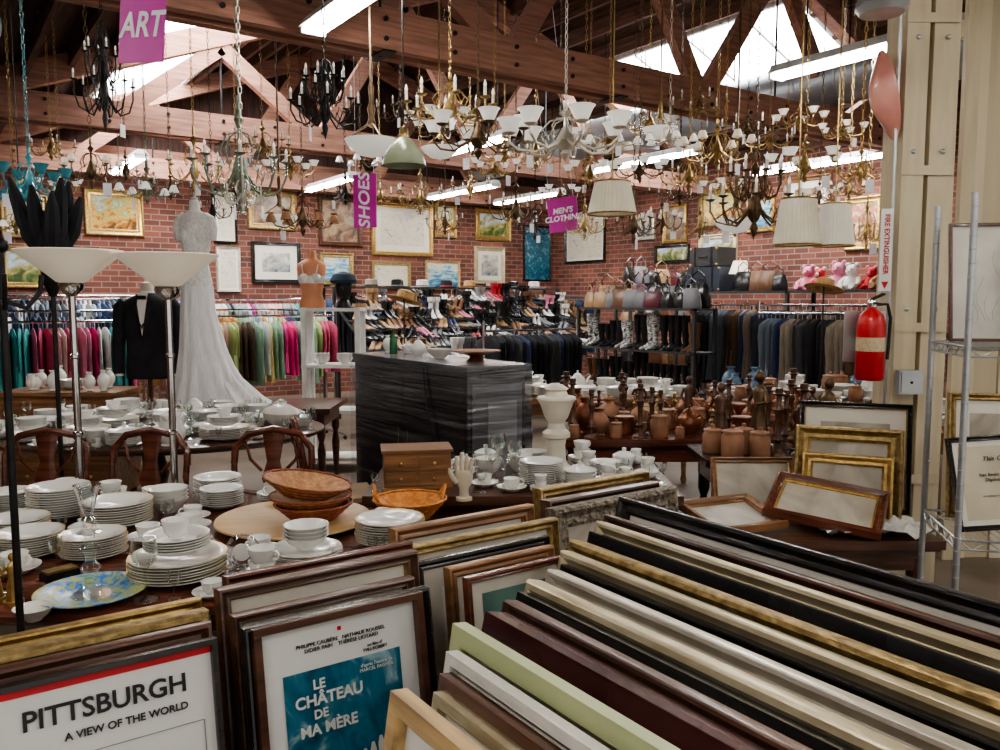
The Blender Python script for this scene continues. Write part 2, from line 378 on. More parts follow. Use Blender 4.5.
for a in [('b',0,246,45,288,gold,0,.08),('b',84,190,143,236,gold,1,.1),('b',0,194,48,238,goldd,4,.08),('b',213,190,236,243,wd_blk,4,.03,.05),('b',216,247,240,292,silver,4,.03,.04),
 ('b',247,190,296,230,goldd,3,.1),('b',251,242,300,283,wd_blk,5,.06,.12),('b',318,197,361,246,wd_dark,3,.08),('b',319,253,353,285,goldd,2,.08),
 ('b',371,204,432,256,gold,4,.08,.1),('b',371,262,410,289,goldd,4,.06),('b',425,261,459,290,wd_lt,2,.04),('b',475,209,510,241,gold,0,.1),('b',474,247,504,284,champ,5,.08,.08),
 ('b',434,204,456,238,goldd,1,.07),('b',523,226,550,281,wd_blk,6,.03),
 ('r',566,211,606,263,wd_blk,4,.05,.05),('r',664,205,688,243,gold,3,.06),('r',636,214,656,240,silver,5,.06),('r',656,245,690,263,wd_blk,0,.05),
 ('r',700,188,742,226,goldd,1,.1),('r',785,176,832,232,wd_mid,3,.08,.1),('r',748,196,776,232,gold,2,.08),('r',846,196,884,250,gold,7,.1),('r',700,234,738,262,champ,0,.08)]:
    wallpic(*a)
def bench(x0,y0,x1,y1,z,mat=wd_dark,name='display_bench'):
    m=MB(); m.box2((x0,y0,z-.04),(x1,y1,z),mat)
    for a in(x0+.06,x1-.06):
        for b in(y0+.06,y1-.06): m.box2((a-.03,b-.03,0),(a+.03,b+.03,z-.04),mat)
    m.box2((x0+.04,y0+.03,z-.14),(x1-.04,y0+.06,z-.04),mat); m.box2((x0+.04,y1-.06,z-.14),(x1-.04,y1-.03,z-.04),mat)
    m.obj(name)
ZB=.42
bench(-1.5,1.22,1.46,2.05,ZB); bench(.42,-1.2,2.1,1.21,ZB); bench(1.48,1.22,2.6,2.4,ZB)
lightteal=M('pale_green_wood',(.50,.55,.30),.4,col2=(.42,.47,.25))
L1=radians(9)
cream_mat=M('poster_white',(.8,.8,.76),.3,col2=(.78,.78,.74))
inkb=M('ink_black',(.02,.02,.02),.4); inkr=M('ink_red',(.65,.02,.03),.4); inkg=M('ink_grey',(.3,.3,.3),.5)
P=PZ(214,636,.98); w=.80; h=(.98-ZB)/cos(L1)
pit=frame('framed_poster',w,h,.011,.022,wd_blk,cream_mat,0,None,(P.x-w/2,P.y-h*sin(L1),ZB),(-L1,0,0),True)
m=MB(); y=-.0085; hh=h; RX=w/2
m.box2((-RX+.011,y-.0005,hh-.025),(RX-.011,y,hh-.012),inkr)
m.box2((-RX+.03,y-.0005,.05),(RX-.03,y,.052),inkg)
m.box2((-RX+.03,y-.0005,hh-.142),(RX-.03,y,hh-.1405),inkg)
for s in(-1,1): m.box2((s*(RX-.03)-.001,y-.0005,.05),(s*(RX-.03)+.001,y,hh-.142),inkg)
for i in range(9):
    xa=-.3+i*.07; m.tube([(xa+.03*sin(3*t*.2+i),y-.001,.07+.03*t) for t in range(9+(i%3))],.0007,inkg,3)
for i in range(8):
    zc=.09+i*.037; m.tube([(-.32+.043*t,y-.001,zc+.008*sin(t*1.3+i)) for t in range(16)],.0006,inkg,3)
for i in range(46):
    xa=-.3+.6*((i*37)%46)/46; za=.06+.33*((i*17)%46)/46; m.box((xa,y-.001,za),(.02,.0005,.003),inkb)
child(m.obj('printed_map'),pit)
text('PITTSBURGH',.045,(RX-.185,y-.001,hh-.068),(pi/2,0,0),inkb,pit,'poster_title',0,.0008)
text('A VIEW OF THE WORLD',.018,(RX-.155,y-.001,hh-.108),(pi/2,0,0),inkb,pit,'poster_subtitle',0,.0003)
for s,xx,zz in [('MOON TOWNSHIP',.0,.33),('ARCTIC OCEAN',.15,.395),('GREENLAND',.26,.355),('CANADA',.08,.27),('EUROPE',.24,.27),('ALLEGHENY COUNTY',.05,.395),('CORAOPOLIS',.1,.36)]:
    text(s,.012,(xx,y-.001,zz),(pi/2,0,0),inkb,pit,'map_label')
def leanBR(name,pxr,pyr,w,lean,pw,dep,fm,artm=None,mw=0,z=1.0,fm2=None,sqr=False,line=None,zb=ZB):
    P=PZ(pxr,pyr,z); h=(z-zb)/cos(lean)
    return frame(name,w,h,pw,dep,fm,artm,mw,fm2,(P.x-w/2,P.y-h*sin(lean),zb),(-lean,0,0),sqr,line),h
leanBR('picture_frame',208,620,.85,L1,.035,.03,wd_dark,paper,.05,.985)
leanBR('picture_frame',204,607,.95,L1,.07,.045,goldd,arts[3],0,.985,fm2=gold)
leanBR('picture_frame',199,596,.9,L1,.03,.03,gold,arts[3],0,.96)
L2=radians(9)
cha,h=lean_B('framed_poster',248,628,.36,ZB,L2,.016,.03,wd_dark,cream_mat,0,z=.985,sqr=True)
m=MB(); y=-.0105; teal=arts[6]
m.box2((-.125,y-.0006,h-.40),(.125,y,h-.105),teal); m.box2((-.008,y-.0008,h-.042),(.0,y-.0002,h-.034),inkr)
child(m.obj('printed_image'),cha)
tw=M('print_cream',(.85,.85,.8),.5)
text('LE',.026,(-.055,y-.002,h-.135),(pi/2,0,0),tw,cha,'poster_title',0,.0006)
text('CHÂTEAU',.031,(-.035,y-.002,h-.164),(pi/2,0,0),tw,cha,'poster_title',0,.0008)
text('DE',.024,(-.055,y-.002,h-.192),(pi/2,0,0),tw,cha,'poster_title',0,.0006)
text('MA MÈRE',.029,(-.04,y-.002,h-.22),(pi/2,0,0),tw,cha,'poster_title',0,.0008)
text('PHILIPPE CAUBÈRE   NATHALIE ROUSSEL\nDIDIER PAIN    THÉRÈSE LIOTARD',.0105,(0,y-.001,h-.062),(pi/2,0,0),inkb,cha,'poster_credits')
text("un film d'\nYVES ROBERT",.009,(.07,y-.001,h-.090),(pi/2,0,0),inkb,cha,'poster_credits')
text("d'après l'œuvre de\nMARCEL PAGNOL",.0095,(.07,y-.002,h-.128),(pi/2,0,0),tw,cha,'poster_credits')
m=MB()
for i in range(5): m.loft([(.03+.018*i,y-.002,h-.36+.01*(i%2),.006,.0004),(.03+.018*i,y-.002,h-.30+.008*(i%3),.007,.0004),(.03+.018*i,y-.002,h-.285+.008*(i%3),.003,.0004)],tw,8)
child(m.obj('printed_figures'),cha)
leanBR('picture_frame',424,585,.40,L2,.03,.03,wd_blk,arts[3],0,.985,fm2=wd_mah)
leanBR('picture_frame',408,575,.40,L2,.022,.035,wd_dark,paper,.04,.985)
leanBR('picture_frame',411,549,.47,L2,.03,.04,wd_dark,paper,.05,1.0,fm2=goldd)
leanBR('picture_frame',408,540,.47,L2,.03,.03,wd_mah,arts[3],0,.99,fm2=gold)
Lm=radians(7)
tealprint=art('art_seagreen',[(.07,.14,.13),(.13,.24,.21),(.2,.34,.3)],2)
lean_B('picture_frame',462,577,.30,ZB,Lm,.018,.025,wd_mah,tealprint,.03,.94)
lean_B('picture_frame',443,567,.33,ZB,Lm,.03,.03,wd_mid,matb,.04,.945)
lean_B('picture_frame',412,562,.42,ZB,Lm,.025,.025,wd_blk,paper,.05,.95,fm2=gold)
lean_B('picture_frame',404,545,.50,ZB,Lm,.03,.04,goldd,arts[0],.05,.95,fm2=gold)
lean_B('picture_frame',388,528,.50,ZB,Lm,.04,.04,wd_mid,arts[4],.03,.95)
carv=M('carved_grey_wood',(.30,.25,.19),.7,col2=(.08,.065,.05),scale=60,bump=.9)
lean_B('picture_frame',545,508,.55,ZB,Lm,.07,.05,carv,dusty,0,.95)
lean_B('picture_frame',540,500,.50,ZB,Lm,.04,.05,wd_dark,arts[4],0,.955)
lean_B('picture_frame',532,488,.52,ZB,Lm,.035,.05,goldd,arts[3],0,.955,fm2=wd_mid)
RS=[(625,497,1.75,.045,.035,wd_blk,arts[5],.04,None,1.03),
 (612,515,1.7,.04,.04,wd_dark,arts[3],0,gold,1.0),
 (606,522,1.7,.05,.05,champ,dusty,.0,champ,1.01),
 (596,532,1.7,.03,.03,black,dusty,.05,None,.99),
 (581,540,1.65,.07,.055,goldd,arts[5],0,champ,1.005),
 (572,551,1.6,.06,.05,champ,dusty,0,gold,.995),
 (568,564,1.5,.03,.03,wd_blk,tealprint,.04,None,.975),
 (560,570,1.55,.05,.05,silver,matb,0,champ,.995),
 (541,580,1.6,.075,.055,champ,dusty,0,silver,1.0),
 (528,592,1.55,.03,.035,black,matb,.05,None,.99),
 (517,600,1.5,.04,.045,wd_dark,arts[3],0,wd_blk,1.0),
 (506,612,1.5,.055,.06,wd_mar,arts[3],0,wd_mar,1.0)]
for px,py,w,pw,dep,fm,a,mw,f2,z in RS:
    lean_R('picture_frame',px,py,w,ZB,radians(15),pw,dep*.85,fm,a,mw,z,f2,sqr=(fm in(black,wd_mar)))
for px,py,w,pw,dep,fm,a,mw,f2,z in [(466,622,1.2,.035,.03,lightteal,paper,.05,lightteal,1.02),(458,650,1.1,.02,.025,ivory,matb,.06,None,1.0),
  (452,672,1.1,.025,.025,wd_dark,paper,.05,ivory,.98),(446,690,1.1,.02,.025,champ,paper,.05,None,.965),(407,688,1.0,.03,.03,wd_lt,paper,0,wd_lt,1.0)]:
    lean_R('picture_frame',px,py,w,ZB,radians(9),pw,dep,fm,a,mw,z,f2,sqr=True)
# ------------------------------------------------------------ tables
def rtable(u0,v0,u1,v1,z,mat,name='dining_table'):
    w=u1-u0;d=v1-v0;m=MB()
    m.box((0,0,z-.02),(w,d,.04),mat); m.box((0,0,z-.045),(w-.03,d-.03,.012),mat)
    m.box((0,0,z-.10),(w-.12,d-.12,.10),mat)
    for a in(-1,1):
        for b in(-1,1):
            m.lathe([(.02,0),(.028,.03),(.02,.08),(.035,z*.5),(.02,z*.62),(.034,z*.68),(.034,z-.1)],mat,(a*(w/2-.09),b*(d/2-.09),0),10)
    return m.obj(name,UV((u0+u1)/2,(v0+v1)/2),-YAW)
def otable(cu,cv,a,b,z,mat,name='oval_table'):
    m=MB(); m.lathe([(0,z-.05),(.93,z-.05),(.97,z-.035),(1,z-.02),(1,z-.006),(.985,z),(0,z)],mat,(0,0,0),56,None,a,b)
    m.lathe([(.3,0),(.1,.03),(.06,.12),(.05,.3),(.09,.45),(.05,.6),(.16,z-.05)],mat,(0,0,0),16)
    for k in range(4):
        t=pi/4+k*pi/2; m.tube([(.08*cos(t),.08*sin(t),.2),(.3*cos(t),.3*sin(t),.14),(.5*cos(t),.45*sin(t),.025)],[.035,.03,.022],mat,8)
    return m.obj(name,UV(cu,cv),-YAW)
TA=(-1.30,2.85,1.05,.70); TB=(-2.3,5.4,1.12,.8)
otable(*TA,.75,wd_mah); otable(*TB,.75,wd_dark)
rtable(-.6,3.5,.8,4.3,.75,wd_dark); rtable(.35,4.95,2.1,6.05,.75,wd_mah); rtable(1.1,4.32,1.98,4.8,.75,wd_blk,'console_table')
rtable(.0,7.0,1.7,8.0,.75,wd_mid); rtable(1.95,6.7,3.9,7.8,.75,wd_dark); rtable(-2.95,6.45,-1.35,7.2,.74,wd_dark); rtable(.84,3.5,1.95,4.2,.55,wd_dark,'low_table')
def chest(u,v,w,d,h,mat,nd=3,name='chest_of_drawers'):
    m=MB()
    m.box((0,0,h/2),(w,d,h-.08),mat); m.box((0,0,h-.02),(w+.06,d+.05,.03),mat)
    for i in range(nd):
        dh=(h-.14)/nd; zc=.08+dh*(i+.5)
        m.box((0,-d/2-.005,zc),(w*.9,.015,dh*.88),mat)
        for s in(-w*.28,w*.28): m.ball((s,-d/2-.02,zc),.015,brass)
    for s in(-w*.45,w*.45):
        for t in(-d*.4,d*.4): m.lathe([(.02,0),(.03,.05)],mat,(s,t,0),8)
    m.obj(name,UV(u,v),-YAW)
chest(-3.5,6.65,.9,.45,.88,wd_mid); chest(.62,4.62,.5,.34,.66,wd_blk,2,'carved_cabinet')
# ------------------------------------------------------------ dish kinds
K={}
def reg(k,name,mb,r,h): K[k]=(mb.mesh(name),name,r,h)
def platep(r,t=0): return [(0,.003+t),(r*.5,.0+t),(r*.58,.002+t),(r*.66,.010+t),(r,.022+t),(r*1.003,.025+t),(r*.94,.0245+t),(r*.66,.0135+t),(r*.58,.007+t),(0,.006+t)]
def pstack(n,r,ma,band=None,seg=28,pit=.0085):
    m=MB()
    for i in range(n):
        b=band or ma; m.lathe(platep(r*(1-.004*(i%3)),i*pit),[ma,ma,ma,ma,ma,b,ma,ma,ma],(.002*((i*7)%3-1),.002*((i*5)%3-1),0),seg)
    return m
blueband=M('blue_band',(.15,.22,.4),.2,col2=(.5,.55,.65),scale=40); floral=M('floral_band',(.6,.62,.5),.2,col2=(.75,.5,.45),scale=50); goldband=M('gilt_band',(.6,.45,.2),.3,.5)
def bowl(m,r,h,mat,c=(0,0,0),seg=24,t=.004):
    m.lathe([(0,.003),(r*.4,0),(r*.42,h*.08),(r*.75,h*.45),(r*.97,h*.95),(r,h),(r-t,h),(r*.72,h*.5),(r*.35,h*.16),(0,h*.13)],mat,c,seg)
def cup(m,r,h,mat,c=(0,0,0),ang=0):
    x,y,z=c; m.lathe([(0,.003),(r*.55,0),(r*.5,h*.06),(r*.8,h*.35),(r*.95,h*.8),(r,h),(r*.95,h),(r*.75,h*.4),(0,h*.15)],mat,c,18)
    d=(cos(ang),sin(ang)); pts=[(x+d[0]*(r*.85+q*r),y+d[1]*(r*.85+q*r),z+h*w) for q,w in[(0,.82),(.35,.9),(.6,.65),(.45,.38),(0,.3)]]
    m.tube(pts,.0035,mat,6)
for i,(n,r,ma,b) in enumerate([(6,.135,white,None),(9,.12,white,goldband),(5,.15,white,floral),(12,.105,white,None),(7,.13,cream,floral),(4,.14,white,blueband),(8,.09,white,None)]):
    reg('ps%d'%i,'plate_stack',pstack(n,r,ma,b),r,.01*n+.02)
m=pstack(5,.135,white,None)
for i in range(4): bowl(m,.085,.05,white,(0,0,.055+i*.014))
reg('pb','plate_stack',m,.135,.15)
m=pstack(7,.14,white,goldband)
for i in range(5): m.lathe(platep(.095,.08+i*.008),white,(0,0,0),24)
cup(m,.042,.055,white,(0,0,.125)); reg('pc','plate_stack',m,.14,.18)
m=MB()
for i in range(4): bowl(m,.08,.055,white,(0,0,i*.015))
reg('bs','bowl_stack',m,.08,.1)
m=MB(); bowl(m,.12,.085,ivory); reg('bw','serving_bowl',m,.12,.08)
m=MB(); m.lathe(platep(.075),white,(0,0,0),24); cup(m,.042,.055,white,(0,0,.008),.6); reg('cs','teacup',m,.075,.065)
m=MB()
for a in range(3): m.lathe(platep(.07,a*.008),white,(0,0,0),22)
cup(m,.042,.05,white,(0,0,.027),1); cup(m,.042,.05,white,(0,0,.066),2.2); reg('cs2','teacup_stack',m,.07,.12)
def teapot(mat,name,k,sc=1):
    m=MB(); r=.075*sc
    m.lathe([(0,.0),(r*.55,0),(r*.6,.01*sc),(r*.95,r*.5),(r*1.0,r*.85),(r*.85,r*1.3),(r*.5,r*1.6),(r*.46,r*1.65),(r*.48,r*1.68),(r*.3,r*1.85),(r*.08,r*1.95),(r*.1,r*2.05),(r*.14,r*2.15),(0,r*2.22)],mat,(0,0,0),24)
    m.tube([(r*.85,0,r*.55),(r*1.35,0,r*.8),(r*1.55,0,r*1.25),(r*1.85,0,r*1.55)],[r*.25,r*.17,r*.12,r*.09],mat,10)
    m.tube([(-r*.8,0,r*1.35),(-r*1.2,0,r*1.55),(-r*1.6,0,r*1.3),(-r*1.55,0,r*.8),(-r*.9,0,r*.5)],r*.075,mat,8)
    reg(k,name,m,r*1.7,r*2.2)
teapot(white,'teapot','tp'); teapot(copper,'copper_teapot','ctp',1.15); teapot(cream,'teapot','tp2',.9)
m=MB(); m.lathe([(0,0),(.07,0),(.06,.015),(.035,.03),(.09,.06),(.13,.10),(.135,.13),(.14,.135),(.12,.16),(.06,.19),(.02,.2),(.015,.21),(.025,.225),(0,.235)],ivory,(0,0,0),28,None,1.15,.85)
for s in(-1,1): m.tube([(s*.14,0,.13),(s*.185,0,.135),(s*.18,0,.1),(s*.13,0,.09)],.006,ivory,6)
reg('tu','soup_tureen',m,.17,.23)
def vase(k,mat,h=.25,r=.06,name='vase'):
    m=MB(); m.lathe([(0,0),(r*.55,0),(r*.6,h*.03),(r*.45,h*.08),(r*.9,h*.3),(r,h*.5),(r*.8,h*.7),(r*.35,h*.85),(r*.35,h*.92),(r*.55,h),(r*.48,h),(r*.28,h*.9),(0,h*.85)],mat,(0,0,0),22); reg(k,name,m,r,h)
vase('va',white,.2,.06); vase('vb',clay,.2,.07); vase('vc',M('purple_glaze',(.18,.06,.2),.2),.22,.08); vase('vd',M('blue_glaze',(.12,.2,.3),.2),.2,.07); vase('ve',copper,.26,.07)
m=MB(); h=.16; m.lathe([(0,0),(.055,0),(.05,.01),(.07,.04),(.075,.08),(.05,.13),(.055,h),(.05,h),(.045,.13),(0,.12)],white,(0,0,0),22); m.tube([(-.05,0,.14),(-.1,0,.135),(-.11,0,.085),(-.07,0,.05)],.007,white,7)
m.tube([(.04,0,.145),(.065,0,.16),(.075,0,.165)],[.02,.014,.006],white,8); reg('pi','pitcher',m,.11,.16)
def goblet(k,h,r,mat=glass,name='wine_glass'):
    m=MB(); m.lathe([(0,.004),(r*.95,0),(r*.9,.004),(r*.15,.012),(r*.1,h*.45),(r*.2,h*.5),(r*.8,h*.62),(r,h*.8),(r*.85,h),(r*.82,h),(r*.95,h*.8),(r*.7,h*.62),(0,h*.53)],mat,(0,0,0),20); reg(k,name,m,r,h)
goblet('go',.17,.036); goblet('go2',.13,.03)
def candlestick(k,mat,h=.25):
    m=MB(); m.lathe([(0,0),(.055,0),(.05,.012),(.02,.03),(.015,.06),(.028,.08),(.014,.1),(.018,h*.6),(.03,h*.68),(.013,h*.75),(.015,h*.88),(.035,h*.92),(.02,h*.93),(.02,h),(0,h)],mat,(0,0,0),16); reg(k,'candlestick',m,.055,h)
candlestick('ca',brass); candlestick('cb',wd_dark,.35); candlestick('cc',glass,.2)
m=MB(); m.lathe([(0,0),(.1,0),(.12,.01),(.17,.025),(.175,.03),(.165,.03),(.11,.014),(0,.008)],white,(0,0,0),30,None,1.15,.8); reg('pl','serving_platter',m,.19,.03)
def figurine(k,mat,h=.28):
    m=MB(); s=h/.28
    m.loft([(0,0,0,.05*s,.05*s),(0,0,.02*s,.05*s,.05*s),(0,0,.021*s,.035*s,.03*s,.1,5),(0,0,.1*s,.028*s,.024*s,.1,6),(0,0,.15*s,.02*s,.016*s),(0,0,.2*s,.03*s,.018*s),(0,0,.215*s,.02*s,.014*s),(0,0,.225*s,.008*s,.008*s),(0,0,.235*s,.009*s,.009*s)],mat,12)
    m.ball((0,0,.252*s),.018*s,mat,10,1.2)
    m.tube([(.027*s,0,.205*s),(.045*s,-.01*s,.17*s),(.02*s,-.03*s,.16*s)],[.009*s,.007*s,.005*s],mat,6)
    m.tube([(-.027*s,0,.205*s),(-.045*s,-.005*s,.165*s),(-.03*s,-.02*s,.13*s)],[.009*s,.007*s,.005*s],mat,6)
    reg(k,'figurine',m,.05*s,h)
figurine('fi',wd_dark,.34); figurine('fb',bronze,.42); figurine('fc',gold,.15); figurine('fd',ivory,.2)
m=MB(); X=Matrix.Translation((0,0.03,.115))@Matrix.Rotation(radians(75),4,'X')
m.lathe(platep(.11),[white,white,white,white,white,goldband,white,white,white],(0,0,0),26,X)
for s in(-.04,.04): m.tube([(s,-.05,.015),(s,-.05,.003),(s,.1,.003),(s,.035,.14)],.003,brass,5)
reg('dp','display_plate',m,.11,.22)
m=MB()
for i in range(3): bowl(m,.11,.06,M('wood_bowl_%d'%i,[(.4,.2,.1),(.25,.09,.05),(.36,.24,.12)][i],.4),(0,0,i*.02))
reg('wb','wooden_bowl',m,.11,.1)
m=MB(); m.lathe([(0,0),(.05,0),(.055,.01),(.055,.1),(.045,.115),(.045,.12),(.052,.122),(.05,.13),(.01,.14),(.012,.155),(0,.16)],clay,(0,0,0),18); reg('ja','lidded_jar',m,.055,.16)
m=MB(); m.lathe([(0,0),(.04,0),(.045,.02),(.06,.05),(.058,.065),(.03,.08),(.01,.085),(.012,.1),(0,.105)],white,(0,0,0),18)
for s in(-1,1): m.tube([(s*.058,0,.055),(s*.08,0,.06),(s*.075,0,.035),(s*.05,0,.03)],.004,white,5)
reg('sb','sugar_bowl',m,.08,.1)
m=MB(); m.lathe([(0,0),(.06,0),(.065,.01),(.065,.12),(.06,.125),(0,.125)],copper,(0,0,0),20); m.tube([(.06,0,.1),(.13,0,.12),(.2,0,.13)],.007,iron,6); reg('cp','copper_pot',m,.1,.13)
OCC=[]
def put(k,u,v,z,rot=None,sc=1,name=None):
    me,nm,r,h=K[k]
    OCC.append((u,v,r*sc)); return inst(me,name or nm,UV(u,v,z+.0008),rot if rot is not None else random.uniform(0,6.28),None,sc)
def scatter(inside,box,kinds,n,z,smin=.9,smax=1.15,tries=3000):
    c=0
    for _ in range(tries):
        if c>=n: break
        k=random.choice(kinds); s=random.uniform(smin,smax); r=K[k][2]*s
        u=random.uniform(box[0]+r,box[2]-r); v=random.uniform(box[1]+r,box[3]-r)
        if not inside(u,v,r): continue
        if any((u-a)**2+(v-b)**2<(r+q)**2*1.01 for a,b,q in OCC): continue
        put(k,u,v,z,None,s); c+=1
def inell(T): return lambda u,v,r: ((u-T[0])/(T[2]-r))**2+((v-T[1])/(T[3]-r))**2<1
allin=lambda u,v,r: True
def atz(px,py,z=.75): return uv(PZ(px,py,z))
def pz(k,px,py,z=.75,**kw):
    u,v=atz(px,py,z); return put(k,u,v,z,**kw)
u,v=atz(294,524); m=MB()
wl=M('charger_wood',(.64,.43,.2),.35,col2=(.54,.34,.15),scale=3,st=(1,8,1))
m.lathe([(0,.0),(.2,0),(.27,.015),(.29,.022),(.288,.028),(.2,.012),(0,.01)],wl,(0,0,0),48); m.obj('wooden_charger',UV(u,v,.7508)); OCC.append((u,v,.29))
def basket(mat,r,h,mat2):
    m=MB(); n=7
    for j in range(n+1):
        t=j/n; rr=r*(.55+.45*t); z=h*t
        pts=[(rr*(1+.02*((i+j)%2))*cos(2*pi*i/36),rr*(1+.02*((i+j)%2))*sin(2*pi*i/36),z+.004) for i in range(36)]
        m.tube(pts,h/n*.55,mat if j%2 else mat2,5,closed=True)
    m.lathe([(0,.004),(r*.56,.004),(r*.98,h),(r*.9,h),(r*.52,.012),(0,.012)],mat2,(0,0,0),30)
    return m
wk1=M('wicker_red',(.36,.11,.05),.6,col2=(.22,.06,.03),scale=40,bump=.5); wk2=M('wicker_tan',(.52,.27,.11),.6,col2=(.34,.14,.055),scale=40,bump=.5)
wk3=M('wicker_orange',(.68,.28,.06),.55,col2=(.46,.16,.035),scale=40,bump=.5)
basket(wk1,.145,.06,wk1).obj('woven_basket',UV(u+.07,v+.03,.763))
basket(wk1,.155,.05,wk2).obj('woven_basket',UV(u+.06,v+.03,.805)); b3=basket(wk1,.165,.055,wk2).obj('woven_basket',UV(u+.04,v+.03,.855)); b3.rotation_euler=(.08,.14,0)
u,v=atz(411,515); m=basket(wk3,.14,.07,wk3)
m.tube([(-.13,0,.07),(-.155,0,.11),(-.14,.03,.14),(-.11,.06,.07)],.006,wk3,6); m.tube([(.13,0,.07),(.155,0,.1),(.14,-.04,.12),(.11,-.06,.07)],.006,wk3,6); m.obj('wicker_basket',UV(u-.0,v-.03,.7508)); OCC.append((u,v,.14))
pz('pc',178,578,sc=1.02); OCC.append((*atz(178,560),.16))
u,v=atz(92,597); mos=art('mosaic_plate_glaze',[(.03,.08,.42),(.08,.3,.65),(.6,.55,.12),(.06,.4,.3)],22,2)
m=MB(); m.lathe(platep(.15),[white,white,white,white,mos,mos,mos,mos,mos],(0,0,0),32); m.obj('decorative_plate',UV(u,v,.7508)); OCC.append((u,v,.15))
put('cc',u,v,.757,sc=1.0,name='glass_candlestick')
m=MB(); m.lathe([(.0,0),(.02,0),(.02,.02),(.012,.03),(.03,.1),(.038,.12),(.034,.12),(.01,.035)],crystal,(0,0,0),16); m.obj('glass_votive',UV(u,v,.9585))
pz('go',146,600,sc=1.05); pz('bw',34,620,sc=.42); pz('fc',14,604,sc=1.0); pz('fc',-2,600,sc=.85)
m=MB(); m.box((0,0,.012),(.1,.05,.024),black); m.box((0,0,.027),(.09,.045,.006),brass); u,v=atz(60,578); m.obj('trinket_box',UV(u,v,.7508),.3); OCC.append((u,v,.06))
u,v=atz(243,568); m=MB(); X=Matrix.Translation((0,0,.055))@Matrix.Rotation(pi/2,4,'X')
m.lathe([(0,-.012),(.045,-.012),(.055,-.004),(.055,.004),(.045,.012),(0,.012)],crystal,(0,0,0),16,X); m.lathe([(0,.012),(.028,.013),(.028,.016),(0,.016)],[gold,gold,white],(0,0,0),20,X); m.box((0,0,.004),(.06,.03,.008),crystal); m.obj('crystal_clock',UV(u,v,.7508),-.5); OCC.append((u,v,.06))
OCC.append((-1.9,3.68,.1)); OCC.append((-1.43,3.68,.1))
for k,px,py,s in [('ps1',118,525,1.05),('ps3',60,518,1.1),('pb',122,490,.9),('bs',168,512,1),('ps6',218,497,1.1),('ps2',12,515,.9),('cs2',205,530,1),('ps1',30,555,.9)]:
    u,v=atz(px,py); r=K[k][2]*s
    if inell((TA[0],TA[1],TA[2]+.06,TA[3]+.06))(u,v,r) and not any((u-a)**2+(v-b)**2<(r+q)**2 for a,b,q in OCC): put(k,u,v,.75,sc=s)
wk=['ps0','ps1','ps2','ps3','ps5','ps6','pb','pc','bs','bw','cs','cs2','tp','tu','sb','pi','ps0','ps1','cs','bs']
def ell(T,kinds,n,a,b): scatter(inell(T),(T[0]-T[2],T[1]-T[3],T[0]+T[2],T[1]+T[3]),kinds,n,.75,a,b)
ell(TA,['ps0','ps1','ps3','pb','bs','cs','cs2','ps6','ps1','bw'],30,.85,1.05)
ell(TA,['cs','go2','sb','cs2','tp'],24,.6,.8); ell(TA,['cs2','go2'],14,.5,.65)
ell(TB,wk+['tp','tp2','pb','pc'],60,.9,1.15); ell(TB,['cs','cs2','sb','go','bs','tp2'],70,.6,.9); ell(TB,['cs2','go2','va'],30,.45,.6)
u,v=atz(409,492); m=MB(); m.box((0,0,.085),(.3,.18,.17),wd_mid); m.box((0,0,.175),(.32,.2,.012),wd_mid); m.box((0,0,.006),(.32,.2,.012),wd_mid)
for a in(-.075,.075):
    for b in(.05,.12):
        m.box((a,-.092,b),(.135,.006,.06),wd_mid); m.ball((a,-.1,b),.008,brass)
m.obj('wooden_jewelry_box',UV(u+.02,v+.13,.7508),radians(-25)); OCC.append((u+.02,v+.13,.17))
def handm(mat):
    m=MB(); m.loft([(0,0,0,.035,.03),(0,0,.012,.035,.03),(0,0,.014,.02,.016),(0,0,.05,.02,.014),(0,0,.07,.032,.013),(0,0,.1,.038,.013),(0,0,.125,.036,.011),(0,0,.13,.03,.008)],mat,14)
    for i,(x,l) in enumerate([(-.028,.06),(-.009,.075),(.010,.07),(.028,.052)]):
        m.tube([(x,0,.115),(x*1.1,-.001,.13+l*.4),(x*1.15,-.004,.13+l*.75),(x*1.15,-.008,.13+l)],[.0095,.009,.008,.005],mat,8)
    m.tube([(-.03,0,.075),(-.05,-.006,.10),(-.06,-.012,.125),(-.062,-.014,.14)],[.013,.0105,.009,.005],mat,8); return m
u,v=atz(463,506); m=handm(M('carved_hand_wood',(.72,.62,.46),.5)); m.obj('carved_hand',UV(u,v+.1,.7508),-YAW,sc=1.0); OCC.append((u,v+.1,.05))
def urn(mat):
    m=MB(); m.lathe([(0,0),(.075,0),(.075,.02),(.06,.03),(.05,.05),(.045,.12),(.05,.16),(.07,.17),(.07,.19),(.045,.21),(.04,.24),(.06,.27),(.07,.3),(.085,.34),(.1,.36),(.095,.37),(.06,.375),(.05,.40),(.06,.41),(.03,.43),(0,.435)],mat,(0,0,0),26); return m
u,v=atz(556,470); urn(M('urn_cream',(.74,.68,.55),.4)).obj('ceramic_urn',UV(u,v,.7508),sc=1.0); OCC.append((u,v,.1))
for px,py,s in [(492,480,1),(505,484,1.1),(515,476,1),(498,470,1.1)]: pz('go',px,py,sc=s)
scatter(allin,(-.58,3.52,.78,4.28),['ps0','ps3','bw','cs','cs2','bs','tp','sb','ps6','ps1'],28,.75,.8,1.05)
scatter(allin,(-.58,3.52,.78,4.28),['cs','go2','cs2'],30,.75,.5,.8)
scatter(allin,(.37,4.97,2.08,6.03),['ctp','ctp','cp','vb','ve','wb','fi','ja','ps4','cb','wb','ctp','ps0','pl'],44,.75,.85,1.15)
scatter(allin,(.37,4.97,2.08,6.03),['cs','cb','ja','tp2','ca','ctp'],30,.75,.6,.9)
scatter(allin,(.37,4.97,2.08,6.03),['cs2','ja','sb'],24,.75,.45,.65)
